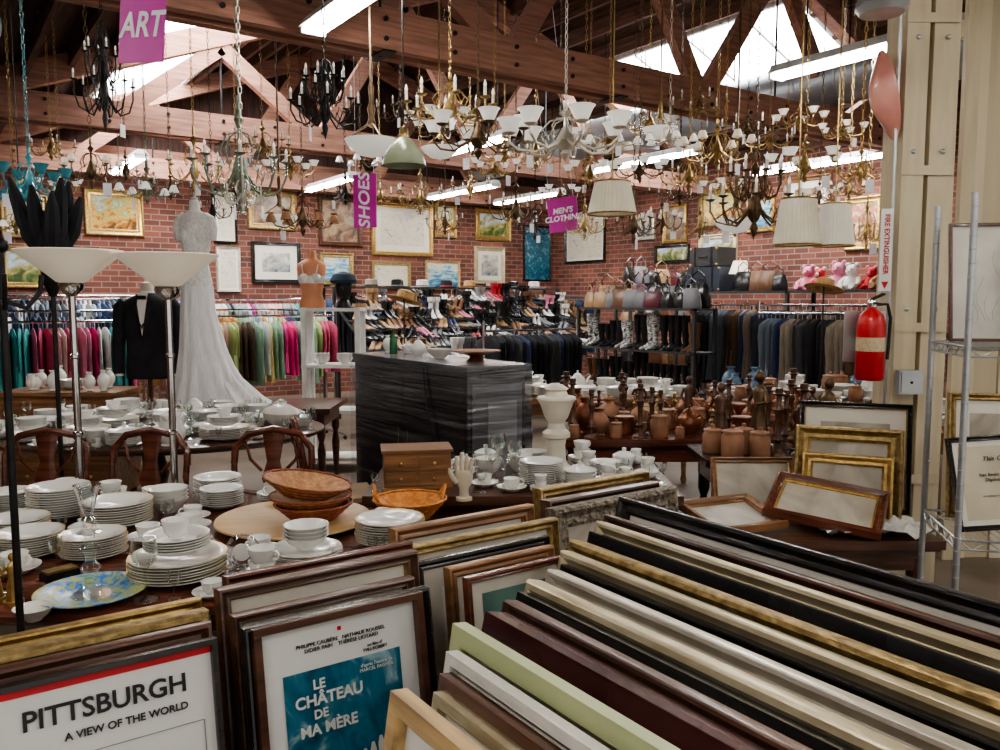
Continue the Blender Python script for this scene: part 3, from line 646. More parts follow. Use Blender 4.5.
scatter(allin,(1.12,4.34,1.96,4.78),['wb','cb','fi','ctp','ps4','ja','cb','fb'],12,.75)
scatter(allin,(.02,7.02,1.68,7.98),wk+['ps5','pc','tp'],48,.75,.9,1.2)
scatter(allin,(.02,7.02,1.68,7.98),['cs','cs2','bs','tp'],34,.75,.6,.85)
scatter(allin,(1.97,6.72,3.88,7.78),['ps0','ps2','pl','tp','tu','vd','bw','pi','cs','ps4','pb','ja','pc'],48,.75,.9,1.25)
scatter(allin,(1.97,6.72,3.88,7.78),['cs','cs2','bs','tp','ctp'],34,.75,.6,.85)
scatter(allin,(-3.9,6.45,-3.1,6.85),['va','tu','ps1','pi'],8,.88,.7,.9)
# ------------------------------------------------------------ chairs
def chair():
    m=MB(); w=wd_mah
    m.box((0,0,.43),(.44,.42,.04),w); m.box((0,-.01,.46),(.4,.38,.03),M('seat_fabric',(.35,.25,.15),.9))
    for a in(-.19,.19):
        m.lathe([(.014,0),(.02,.1),(.024,.41)],w,(a,-.18,0),8); m.tube([(a,.19,0),(a,.18,.42),(a*1.05,.2,.6),(a*1.08,.23,.8)],[.016,.02,.018,.016],w,8)
    m.tube([(-.205,.225,.74),(-.2,.24,.82),(-.14,.25,.89),(0,.255,.92),(.14,.25,.89),(.2,.24,.82),(.205,.225,.74)],.019,w,8)
    m.tube([(-.2,.21,.6),(0,.215,.57),(.2,.21,.6)],.013,w,8)
    m.loft([(0,.215,.57,.03,.008),(0,.22,.66,.06,.008),(0,.235,.75,.035,.008),(0,.25,.9,.06,.008)],w,10)
    for a in(-1,1): m.tube([(a*.06,.225,.7),(a*.12,.23,.76),(a*.15,.245,.86)],.009,w,6)
    return m.mesh('dining_chair')
cm=chair()
for u,v,r in [(-2.36,4.02,.1),(-1.86,4.02,-.1),(-1.2,4.05,0),(-.95,4.75,1.9)]: inst(cm,'dining_chair',UV(u,v),-YAW+r)
inst(cm,'dining_chair',UV(2.4,5.6),-YAW-1.5)
# ------------------------------------------------------------ floor lamps
def torch(px,v,zt):
    m=MB(); p=PD(px,300,v)
    m.lathe([(0,0),(.14,0),(.14,.012),(.05,.03),(.02,.05)],chrome,(0,0,0),28)
    m.tube([(0,0,.04),(0,0,zt-.2)],.016,chrome,12)
    for z in(.5,1.0,1.35): m.lathe([(.016,-.012),(.021,-.006),(.021,.006),(.016,.012)],chrome,(0,0,z),12)
    m.lathe([(.018,zt-.2),(.05,zt-.17),(.055,zt-.14),(.03,zt-.13)],chrome,(0,0,0),20)
    m.lathe([(.03,zt-.14),(.06,zt-.135),(.1,zt-.1),(.17,zt-.045),(.225,zt),(.222,zt+.004),(.165,zt-.04),(.1,zt-.09),(0,zt-.12)],lampglass,(0,0,0),36)
    m.obj('floor_lamp',(p.x,p.y,0))
torch(72,3.66,1.815); torch(168,3.70,1.80)
m=MB(); m.lathe([(0,0),(.13,0),(.12,.02),(.02,.04)],iron,(0,0,0),20); m.tube([(0,0,.03),(0,0,1.72)],.009,iron,10)
for k in range(4):
    t=k*pi/2; m.tube([(0,0,1.6),(.05*cos(t),.05*sin(t),1.58),(.08*cos(t),.08*sin(t),1.62),(.085*cos(t),.085*sin(t),1.66)],.006,iron,6)
m.ball((0,0,1.73),.02,iron); p=UV(-1.19,1.97); m.obj('coat_stand',(p.x,p.y,0))
# ------------------------------------------------------------ mannequins
lace=M('lace_white',(.85,.83,.8),.8,col2=(.7,.68,.64),scale=40,bump=.5); satin=M('tulle_white',(.88,.87,.86),.6,col2=(.78,.77,.76),scale=5,st=(8,8,.6),bump=.3)
m=MB()
m.loft([(.10,0,.0,.40,.30,.06,14),(.10,0,.02,.40,.30,.06,14),(.08,0,.2,.31,.25,.06,14),(.04,0,.45,.23,.2,.05,12),(0,0,.75,.175,.155,.03,12),(0,0,.95,.16,.13,.01,8)],satin,84)
m.loft([(0,0,.9,.165,.135),(0,0,1.0,.15,.125),(0,0,1.12,.12,.1),(0,0,1.22,.13,.105),(0,-.01,1.34,.16,.13),(0,0,1.44,.17,.11),(0,0,1.5,.165,.095),(0,0,1.54,.1,.075),(0,0,1.56,.055,.055),(0,0,1.63,.05,.05),(0,0,1.64,.04,.04)],lace,24)
for s in(-1,1):
    m.loft([(s*.17,0,1.32,.04,.045),(s*.175,0,1.42,.05,.055),(s*.15,0,1.51,.045,.055),(s*.1,0,1.54,.03,.04)],lace,12)
    m.ball((s*.07,-.08,1.35),.06,lace,12)
m.loft([(.36,-.02,0,.36,.24,.12,11,1),(.33,-.02,.05,.30,.2,.12,11,1),(.22,0,.2,.2,.16,.1,11,1),(.12,0,.45,.12,.1,.05,11,1)],satin,70)
m.lathe([(0,1.64),(.035,1.64),(.035,1.66),(.012,1.67),(.015,1.7),(0,1.71)],M('dressform_linen',(.6,.55,.48),.8),(0,0,0),14)
m.obj('wedding_dress',UV((199-500)/FPX*6.83,6.83,.742),-YAW,sc=(.80,.86,1.02))
m=MB(); skin=M('dressform_cream',(.7,.6,.48),.6); bs=blackcl
m.loft([(0,0,.84,.2,.13),(0,0,.95,.205,.13),(0,0,1.1,.18,.115),(0,0,1.3,.205,.125),(0,0,1.45,.215,.12),(0,0,1.53,.2,.1),(0,0,1.57,.12,.08),(0,0,1.6,.07,.065)],bs,24)
for s in(-1,1):
    m.tube([(s*.19,0,1.53),(s*.235,0,1.47),(s*.26,.01,1.25),(s*.265,0,1.1),(s*.25,-.04,.88)],[.055,.065,.058,.052,.045],bs,12)
    m.tube([(s*.25,-.04,.89),(s*.25,-.045,.86)],.038,white,10)
    m.add([(s*.01,-.127,1.18),(s*.075,-.115,1.45),(s*.05,-.09,1.58),(s*.03,-.10,1.56),(s*.0,-.13,1.3)],[(0,1,2,3,4)],black)
m.add([(0,-.132,1.22),(.04,-.118,1.5),(.045,-.085,1.6),(-.045,-.085,1.6),(-.04,-.118,1.5)],[(0,1,2,3,4)],white)
m.box((0,-.128,1.56),(.08,.02,.035),black)
m.loft([(0,0,1.58,.058,.058),(0,0,1.66,.055,.055),(0,0,1.69,.045,.045),(0,0,1.70,.01,.01)],skin,16)
m.loft([(0,0,1.56,.07,.068),(0,0,1.62,.062,.06)],white,16)
m.tube([(0,0,.03),(0,0,.86)],.02,wd_dark,8); m.lathe([(0,0),(.18,0),(.17,.03),(0,.04)],wd_dark,(0,0,0),20)
m.obj('suit_mannequin',UV((150-500)/FPX*7.65,7.62,.0),-YAW,sc=(1.05,1.05,1.04))
wp=M('white_paint',(.82,.81,.77),.5)
u=(334-500)/FPX*7.8; m=MB(); W=.5;H=1.53;D=.3
for a in(-W/2,W/2):
    for b in(-D/2,D/2): m.box((a,b,H/2),(.045,.045,H),wp)
    for k in range(3): m.tube([(a,-D/2+.08+k*.07,.06),(a,-D/2+.08+k*.07,H-.03)],.007,wp,6)
for z in(.1,.55,.98,H-.02): m.box((0,0,z),(W+.06,D+.05,.03),wp)
m.obj('white_shelf',UV(u,7.8),-YAW)
for a in(-.12,.1): inst(K['bs'][0],'bowl_stack',UV(u+a,7.8,.9958),0)
def torso(mat,mat2=None):
    m=MB(); m.loft([(0,0,0,.12,.10),(0,0,.03,.125,.105),(0,0,.13,.095,.08),(0,0,.26,.12,.095),(0,0,.36,.14,.095),(0,0,.41,.135,.08),(0,0,.44,.09,.06),(0,0,.46,.05,.048),(0,0,.54,.042,.042)],mat,20)
    for s in(-1,1): m.ball((s*.052,-.065,.28),.05,mat2 or mat,12)
    m.loft([(0,0,.23,.119,.098),(0,0,.3,.132,.10)],mat2 or mat,20)
    for s in(-1,1): m.tube([(s*.06,-.09,.31),(s*.075,-.07,.4),(s*.075,-.02,.435),(s*.07,.06,.4)],.006,mat2 or mat,5)
    return m
torso(M('peach_form',(.75,.33,.17),.4),white).obj('torso_mannequin',UV(u-.2,7.8,1.5255),-YAW,sc=1.0)
m=MB(); m.loft([(0,0,0,.08,.09),(0,0,.02,.08,.09),(0,0,.08,.05,.05),(0,-.01,.12,.07,.08),(0,0,.2,.085,.1),(0,.01,.28,.07,.09),(0,.01,.32,.02,.03)],iron,16)
m.ball((0,-.1,.19),.018,iron); m.loft([(0,0,.24,.12,.13),(0,0,.27,.135,.145),(0,0,.33,.1,.11),(0,0,.36,.02,.02)],M('navy_felt',(.03,.05,.08),.9),18)
m.obj('hat_display_head',UV(u-.06+.16,7.8,1.5255),-YAW,sc=.95)
m=MB(); m.lathe([(0,0),(.13,0),(.12,.02),(.02,.04)],iron,(0,0,0),16); m.tube([(0,0,.03),(0,0,1.7)],.013,iron,8); m.lathe([(.02,1.62),(.05,1.7),(.06,1.8),(.05,1.86),(.045,1.86)],iron,(0,0,0),14)
for k in range(13):
    t=2*pi*k/13; o=.02+.14*((k*37)%10)/10; tip=Vector((cos(t)*(.04+o),sin(t)*(.04+o),2.08+.22*((k*7)%5)/5))
    p0=Vector((cos(t)*.02,sin(t)*.02,1.78)); mid=(p0+tip)/2+Vector((cos(t)*.02,sin(t)*.02,0))
    m.tube([p0,mid*.5+p0*.5,mid,tip*.6+mid*.4,tip],[.01,.03,.042,.034,.01],blackcl,8)
m.obj('feather_stand',UV((62-500)/FPX*4.62,4.55),-YAW)
# ------------------------------------------------------------ racks
def garment(m,x,y,zt,L,mat,along,w=.21):
    t=random.uniform(.018,.032); a=random.uniform(-.2,.2); X=Matrix.Translation((x,y,zt))@Matrix.Rotation((pi/2 if along=='x' else 0)+a,4,'Z')
    ph=random.uniform(0,6)
    m.loft([(0,0,0,.05,t*.5),(0,0,-.03,.12,t*.8),(0,0,-.07,w*.95,t),(0,0,-.2,w*.98,t*1.1,.06,3,ph),(0,0,-L*.6,w*.9,t*1.2,.08,4,ph),(0,0,-L,w*1.05,t*1.5,.12,4,ph)],mat,12,X)
    m.tube([(x,y,zt),(x,y,zt+.06)],.003,chrome,4)
def rack(name,p,q,zt,mats,L=(.55,.7),sp=.055):
    m=MB(); p=Vector(p);q=Vector(q);d=q-p;n=int(d.length/sp); along='x' if abs(d.x)>abs(d.y) else 'y'
    zr=zt+.06; pr=Vector((0,1,0)) if along=='x' else Vector((1,0,0))
    m.tube([(p.x,p.y,zr),(q.x,q.y,zr)],.014,chrome,8)
    for e in(p,q):
        m.tube([(e.x,e.y,0.05),(e.x,e.y,zr+.12)],.014,chrome,8); m.tube([e+pr*.27+Vector((0,0,.05)),e-pr*.27+Vector((0,0,.05))],.014,chrome,6)
        for s in(-.27,.27): m.ball(e+pr*s+Vector((0,0,.025)),.025,iron,8)
    run=0;mat=mats[0]
    for i in range(1,n):
        if run<=0: mat=random.choice(mats); run=random.randint(1,3)
        run-=1
        c=p+d*i/n; garment(m,c.x,c.y,zt,random.uniform(*L),mat,along,random.uniform(.17,.23))
    return m.obj(name)
def cl(n,c): return M('cloth_'+n,c,.85,scale=10,st=(3,3,1))
pinks=[cl('hotpink',(.7,.05,.22)),cl('pink',(.7,.27,.38)),cl('rose',(.55,.09,.17)),cl('blush',(.7,.46,.43)),cl('fuchsia',(.45,.03,.27)),cl('white',(.72,.7,.68)),cl('teal',(.05,.32,.32))]
greens=[cl('mint',(.32,.5,.35)),cl('lime',(.42,.5,.2)),cl('orange',(.65,.24,.07)),cl('blush',(.7,.46,.43)),cl('yellow',(.65,.52,.2)),cl('white',(.72,.7,.68)),cl('brown',(.12,.07,.04))]
blues=[cl('denim',(.1,.16,.28)),cl('sky',(.33,.42,.55)),cl('grey',(.35,.36,.38)),cl('white',(.72,.7,.68)),cl('black',(.02,.02,.025)),cl('navy',(.03,.05,.12)),cl('slate',(.15,.18,.22)),cl('white',(.72,.7,.68))]
darks=[cl('black',(.02,.02,.025)),cl('navy',(.03,.04,.09)),cl('charcoal',(.06,.06,.065)),cl('black',(.02,.02,.025)),cl('slate',(.15,.18,.22)),cl('brown',(.12,.07,.04)),cl('taupe',(.3,.25,.2)),cl('black',(.02,.02,.025))]
rack('clothing_rack',(.1,8.95,0),(1.75,8.95,0),1.33,pinks)
rack('clothing_rack',(1.85,8.95,0),(3.9,8.95,0),1.36,pinks[:4]+greens)
rack('clothing_rack',(.1,9.9,0),(2.0,9.9,0),1.42,blues); rack('clothing_rack',(2.1,9.9,0),(4.2,9.9,0),1.42,blues+greens)
rack('clothing_rack',(.2,11.0,0),(2.4,11.0,0),1.55,blues); rack('clothing_rack',(2.5,11.0,0),(4.4,11.0,0),1.55,blues+pinks[3:])
rack('clothing_rack',(.2,12.2,0),(3.0,12.2,0),1.6,darks+blues)
rack('clothing_rack',(8.2,4.7,0),(8.2,7.2,0),1.48,darks,(.8,.95)); rack('clothing_rack',(7.55,4.2,0),(7.55,5.8,0),1.40,darks,(.8,.95))
rack('clothing_rack',(6.9,11.2,0),(9.9,11.2,0),1.6,darks+blues,(.8,1.0)); rack('clothing_rack',(4.9,11.8,0),(6.8,11.8,0),1.6,darks+blues,(.8,1.0))
rack('clothing_rack',(5.3,7.9,0),(6.7,7.9,0),1.18,darks[:4],(.7,.9))
def shoe(m,x,y,z,a,mat,heel=0,boot=0):
    X=Matrix.Translation((x,y,z))@Matrix.Rotation(a,4,'Z'); h=heel
    secs=[(-.12,.0+h,.065+h,.024),(-.1,h,.08+h,.03),(-.04,h*.8,.06+h*.8,.028),(.0,h*.4,.05+h*.4,.03),(.05,h*.08,.045+h*.1,.038),(.1,0,.035,.036),(.135,.002,.02,.018)]
    vs=[];fs=[];n=8
    for sx,zb,zt,hw in secs:
        for k in range(n):
            t=2*pi*k/n; vs.append((sx,hw*cos(t),(zb+zt)/2+(zt-zb)/2*sin(t)))
    for j in range(len(secs)-1):
        for k in range(n): l=(k+1)%n; fs.append((j*n+k,j*n+l,(j+1)*n+l,(j+1)*n+k))
    fs.append(tuple(range(n))); fs.append(tuple((len(secs)-1)*n+k for k in range(n)))
    m.add(vs,fs,mat,X)
    if h>0: m.loft([(-.11,0,0,.008,.008),(-.1,0,h+.02,.02,.018)],mat,8,X)
    if boot: m.loft([(-.075,0,h+.04,.045,.032),(-.07,0,h+.12,.04,.035),(-.065,0,h+boot*.7,.06,.05),(-.065,0,h+boot,.062,.052)],mat,12,X)
zeb=art('zebra_print',[(.02,.02,.02),(.02,.02,.02),(.8,.78,.74),(.8,.78,.74)],9,3,(1,1,3))
shm=[M('shoe_black',(.02,.02,.02),.25),M('shoe_brown',(.17,.08,.04),.35),M('shoe_tan',(.36,.22,.11),.4),M('shoe_white',(.65,.62,.58),.4),M('shoe_red',(.42,.03,.04),.3),M('shoe_silver',(.5,.5,.5),.3,.6),M('shoe_grey',(.17,.17,.18),.5),M('shoe_navy',(.03,.04,.1),.4),M('shoe_leopard',(.36,.22,.09),.5,col2=(.05,.03,.02),scale=50),M('shoe_pink',(.6,.22,.3),.4)]
shw=[shm[0]]*12+[shm[1]]*4+[shm[2]]*3+[shm[3]]*2+[shm[6]]*2+[shm[4],shm[5],shm[7],shm[8],shm[9]]
m=MB(); mat=M('shelf_dark',(.05,.047,.045),.5)
tiers=[(9.30,.98),(9.47,1.10),(9.64,1.22),(9.81,1.34),(9.98,1.46),(10.15,1.58)]
for y,z in tiers:
    m.box2((4.5,y-.11,z-.02),(8.4,y+.09,z),mat)
    x=4.58
    while x<8.28:
        c=random.choice(shw); a=-pi/2+random.uniform(-.8,.8); hl=random.choice([0,.03,.07,.1]); bt=random.choice([0,0,0,.14,.2]) if y>9.6 else 0
        yj=y+random.uniform(-.02,.02)
        shoe(m,x,yj,z+.002,a,c,hl,bt); shoe(m,x+random.uniform(.07,.09),yj+random.uniform(-.02,.02),z+.002,a+random.uniform(-.3,.3),c,hl,bt); x+=random.uniform(.15,.18)
for x in(4.52,6.45,8.38):
    m.box2((x-.02,9.18,0),(x+.02,9.22,.96),mat); m.box2((x-.02,10.22,0),(x+.02,10.26,1.56),mat); m.beam((x,9.2,.9),(x,10.24,1.5),.03,.03,mat)
m.obj('shoe_display')
m=MB()
for z in(.4,.85):
    m.box2((4.5,8.7,z-.02),(6.9,9.05,z),mat)
    x=4.6
    while x<6.8:
        c=random.choice(shw); bt=.22 if z>.5 and random.random()<.5 else 0
        shoe(m,x,8.88,z+.002,-pi/2,c,.05,bt); shoe(m,x+.09,8.88,z+.002,-pi/2,c,.05,bt); x+=.19
for x in(4.52,6.88):
    for y in(8.73,9.02): m.box2((x-.02,y-.02,0),(x+.02,y+.02,.85),mat)
m.obj('shoe_display')
straw=M('straw',(.55,.36,.17),.8,col2=(.4,.24,.1),scale=40,bump=.4)
HP=[(0,.11),(.06,.11),(.085,.095),(.09,.03),(.092,.012),(.15,.003),(.19,.01),(.19,.004),(.15,-.002),(.088,.004),(.08,.09),(0,.104)]
def hatmesh(mat,band):
    m=MB(); m.lathe([(r,z+.002) for r,z in HP],[mat,mat,mat,band]+[mat]*7,(0,0,0),28); return m.mesh('sun_hat')
hm=[hatmesh(straw,shm[1]),hatmesh(shm[0],shm[6]),hatmesh(cl('black',(.02,.02,.025)),shm[4]),hatmesh(cl('taupe',(.3,.25,.2)),shm[0]),hatmesh(cl('white',(.72,.7,.68)),shm[1])]
m=MB(); m.box2((4.5,10.32,1.76),(8.4,10.72,1.78),mat)
for x in(4.52,6.45,8.38):
    for y in(10.34,10.70): m.box2((x-.02,y-.02,0),(x+.02,y+.02,1.76),mat)
m.obj('hat_shelf')
for i in range(9): inst(hm[(i*3)%5],'sun_hat',(4.75+i*.41,10.52,1.7835),i,None,1.0)
def purse(m,x,y,z,a,mat,s=1):
    X=Matrix.Translation((x,y,z))@Matrix.Rotation(a,4,'Z')@Matrix.Scale(s,4)
    m.loft([(0,0,0,.15,.06),(0,0,.02,.165,.065),(0,0,.12,.15,.055),(0,0,.2,.12,.03),(0,0,.22,.1,.015)],mat,14,X)
    m.tube([(-.09,0,.2),(-.08,0,.28),(0,0,.33),(.08,0,.28),(.09,0,.2)],.007,mat,6,X); m.box((0,-.05,.17),(.03,.02,.03),brass,X)
pm_=[shm[0],shm[0],shm[0],shm[1],shm[1],shm[2],shm[8],shm[6],M('bag_wine',(.12,.02,.03),.4)]
m=MB()
for z in(.5,.98,1.5):
    m.box2((7.3,6.5,z-.025),(7.7,8.6,z),mat)
    y=6.62
    while y<8.5:
        c=random.choice(shw[:16]+[zeb,zeb])
        if z==1.5:
            purse(m,7.42,y+.05,z+.002,pi/2+random.uniform(-.4,.4),random.choice(pm_),random.uniform(.8,1.1)); purse(m,7.6,y+.1,z+.002,pi/2+random.uniform(-.3,.3),random.choice(pm_),random.uniform(1.1,1.5)); y+=.2
        else:
            bt=random.choice([.25,.3,.38]); shoe(m,7.46+random.uniform(-.04,.04),y,z+.002,pi+.2,c,.05,bt); shoe(m,7.48,y+.12,z+.002,pi+.1,c,.05,bt); y+=.23
for x in(7.32,7.68):
    for y in(6.52,8.58): m.box2((x-.02,y-.02,0),(x+.02,y+.02,1.5),mat)
m.obj('boot_display')
m=MB()
for z in(.6,1.15,1.8):
    m.box2((8.5,8.8,z-.025),(10.2,9.15,z),mat)
    x=8.65
    while x<10.1: purse(m,x,8.97,z+.002,random.uniform(-.4,.4),random.choice(pm_),random.uniform(1,1.4)); x+=.22
for x in(8.52,10.18):
    for y in(8.82,9.13): m.box2((x-.02,y-.02,0),(x+.02,y+.02,1.8),mat)
m.obj('handbag_shelf')
m=MB()
for z in(.5,1.2,1.72):
    m.box2((9.0,4.7,z-.03),(9.6,8.4,z),mat)
for x in(9.02,9.58):
    for y in(4.72,6.5,8.38): m.box2((x-.02,y-.02,0),(x+.02,y+.02,1.72),mat)
y=4.9
while y<8.2:
    purse(m,9.15,y,1.202,pi/2,random.choice(pm_),1.1); y+=.26
for i in range(6): purse(m,9.15,6.75+i*.11,1.722,pi/2+.3*sin(i*2),pm_[(i*4)%9],1.0+.2*(i%2))
m.obj('storage_shelf')
def suitcase(x,y,z,w,h,d,mat):
    m=MB(); m.box((0,0,h/2),(d,w,h),mat)
    for s in(-w*.3,w*.3): m.box((-.001,s,h/2),(d+.01,.03,h+.01),shm[0])
    m.tube([(-d/2,-.07,h*.5),(-d/2-.035,-.06,h*.5),(-d/2-.035,.06,h*.5),(-d/2,.07,h*.5)],.008,iron,6)
    for a in(-1,1):
        for b in(0,1): m.ball((-d/2+.01,a*(w/2-.015),.02 if b==0 else h-.02),.02,brass,8)
    m.obj('suitcase',(x,y,z))
cb_=M('case_black',(.03,.03,.03),.5); suitcase(9.28,7.95,1.726,.6,.34,.42,M('case_navy',(.02,.03,.05),.6)); suitcase(9.28,7.95,2.08,.5,.26,.4,cb_)
for i,(a,b) in enumerate([(9.4,6.9),(9.4,7.25)]): inst(hm[i*2],'sun_hat',(a,b,1.7235+.28*0),i,None,1) if False else None
def tlamp(x,y,z,s=1):
    m=MB(); m.lathe([(0,0),(.07,0),(.065,.012),(.03,.03),(.05,.09),(.055,.13),(.03,.2),(.012,.22),(.01,.3)],brass,(0,0,0),18)
    m.lathe([(.15,.24),(.09,.42),(.087,.42),(.147,.24)],lampglass,(0,0,0),24); m.tube([(0,0,.3),(0,0,.43)],.004,brass,5); m.ball((0,0,.44),.012,brass,8)
    for k in range(3): t=2*pi*k/3; m.tube([(0,0,.415),(.088*cos(t),.088*sin(t),.418)],.002,brass,4)
    m.obj('table_lamp',(x,y,z),sc=s)
tlamp(9.3,7.48,1.721,1.0)
def toy(x,y,z,mat,mat2,s=1):
    m=MB(); m.loft([(0,0,0,.08,.09),(0,0,.05,.1,.1),(0,0,.13,.07,.07),(0,0,.16,.045,.045)],mat,14); m.ball((0,0,.21),.072,mat,14)
    for a in(-1,1):
        m.ball((0,a*.055,.275),.028,mat2,8); m.tube([(0,a*.07,.12),(-.05,a*.11,.08),(-.08,a*.1,.05)],[.03,.027,.025],mat,8); m.tube([(-.02,a*.05,.03),(-.1,a*.07,.03),(-.13,a*.07,.04)],[.035,.03,.033],mat,8); m.ball((-.066,a*.025,.225),.008,iron,6)
    m.ball((-.07,0,.2),.025,mat2,8); m.obj('stuffed_toy',(x,y,z),sc=s)
tc=[cl('toyred',(.6,.04,.05)),cl('toypink',(.75,.27,.37)),cl('toywhite',(.78,.75,.7)),cl('toyred',(.6,.04,.05)),cl('toybrown',(.3,.15,.07)),cl('toypink',(.75,.27,.37))]
for i in range(8): toy(9.22+.06*(i%2),4.88+i*.215,1.727,tc[(i*5)%6],tc[(i*3+2)%6],.95+.25*((i*7)%3)/2)
def hatstand(px,py,v,mat,band):
    p=PD(px,py,v); m=MB(); m.lathe([(0,0),(.12,0),(.11,.012),(.01,.02)],iron,(0,0,0),14); m.tube([(0,0,.01),(0,0,p.z)],.008,iron,6)
    m.lathe(HP,[mat,mat,mat,band]+[mat]*7,(0,0,0),28,Matrix.Translation((0,0,p.z-.09))@Matrix.Rotation(.3,4,'Y'))
    m.obj('hat_on_stand',(p.x,p.y,0))
hatstand(404,292,8.4,straw,shm[1]); hatstand(824,280,8.1,straw,shm[0])
# ------------------------------------------------------------ wrapped cabinet
m=MB()
m.box((0,0,.62),(.40,1.46,1.16),black); m.box((0,0,.02),(.38,1.42,.04),black); m.box((0,0,1.215),(.42,1.5,.03),black)
for i in range(2): m.box((-.202,-.365+i*.73,.62),(.012,.68,1.0),black); m.tube([(-.215,-.06+i*.12,.6),(-.215,-.06+i*.12,.8)],.006,chrome,6)
m.box((0,-.735,.62),(.34,.012,1.0),M('cabinet_side_grey',(.10,.10,.105),.35)); m.box((.03,-.742,.72),(.2,.01,.6),M('label_grey',(.26,.26,.27),.5))
wm=wrapmat(); vs=[];fs=[]
W2,D2=.224,.768
pts=[]
for i in range(24): pts.append((-W2,-D2+2*D2*i/24))
for i in range(8): pts.append((-W2+2*W2*i/8,D2))
for i in range(24): pts.append((W2,D2-2*D2*i/24))
for i in range(8): pts.append((W2-2*W2*i/8,-D2))
NR=26
for j in range(NR):
    z=.18+1.05*j/(NR-1)
    for i,(a,b) in enumerate(pts):
        k=1+.008*sin(i*.5+j*.8)+.004*sin(i*1.1-j*1.9); vs.append((a*k,b*(1+(k-1)*.5),z))
n=len(pts)
for j in range(NR-1):
    for i in range(n): k=(i+1)%n; fs.append((j*n+i,j*n+k,(j+1)*n+k,(j+1)*n+i))
o=len(vs); vs.append((0,0,1.236))
for i in range(n): fs.append(((NR-1)*n+i,(NR-1)*n+(i+1)%n,o))
m.add(vs,fs,wm)
m.tube([(-.235,-.3,1.2),(-.245,-.35,.95),(-.24,-.45,.75),(-.245,-.4,.55),(-.24,-.32,.45),(-.24,-.38,.3)],.006,iron,6)
m.obj('wrapped_cabinet',(2.66,4.56,0))
def puttop(k,x,y,sc=1): me,n,r,h=K[k]; inst(me,n,(x,y,1.2385),random.uniform(0,6),None,sc)
puttop('va',2.62,5.1,.6); puttop('sb',2.7,4.95,.8); puttop('tp',2.65,4.72,.7); puttop('bw',2.62,4.4,.7)
m=MB(); m.lathe([(0,0),(.06,0),(.05,.01),(.03,.03),(.08,.045),(.15,.06),(.152,.066),(.06,.055),(0,.05)],[copper]*5+[clay]*3,(0,0,0),28); m.obj('pedestal_dish',(2.66,4.05,1.2385))
m=MB(); bt=M('green_bottle',(.03,.16,.06),.1); m.lathe([(0,0),(.035,0),(.037,.01),(.037,.14),(.015,.18),(.013,.23),(.016,.235),(0,.24)],bt,(0,0,0),16); m.obj('bottle',(2.55,4.88,1.2385),sc=.7)
# ------------------------------------------------------------ signs
def sign(px,py0,py1,wpx,v,body,rz,tilt=0,vert=False,txt=.1):
    p=PD(px,(py0+py1)/2,v); h=(py1-py0)/FPX*v; w=wpx/FPX*v
    m=MB(); m.box((0,0,0),(w,.008,h),magenta)
    zt=roofz(p.x)-p.z-.02
    for s in(-w*.4,w*.4): m.tube([(s,0,h/2),(s,0,zt)],.002,signw,4)
    o=m.obj('hanging_sign',p,0,(0,tilt,rz))
    if vert: text(body,txt,(0,-.006,0),(pi/2,-pi/2,0),signw,o,'sign_text',.2,.003)
    else: text(body,txt,(0,-.006,0),(pi/2,0,0),signw,o,'sign_text',.2,.003)
sign(142,-8,60,64,3.5,'ART',-YAW-.5,.12,False,.14)
sign(365,175,227,27,7.2,'SHOES',-YAW-.45,0,True,.16)
sign(563,198,231,30,8.6,'MEN\'S\nCLOTHING',-YAW-.3,-.12,False,.078)
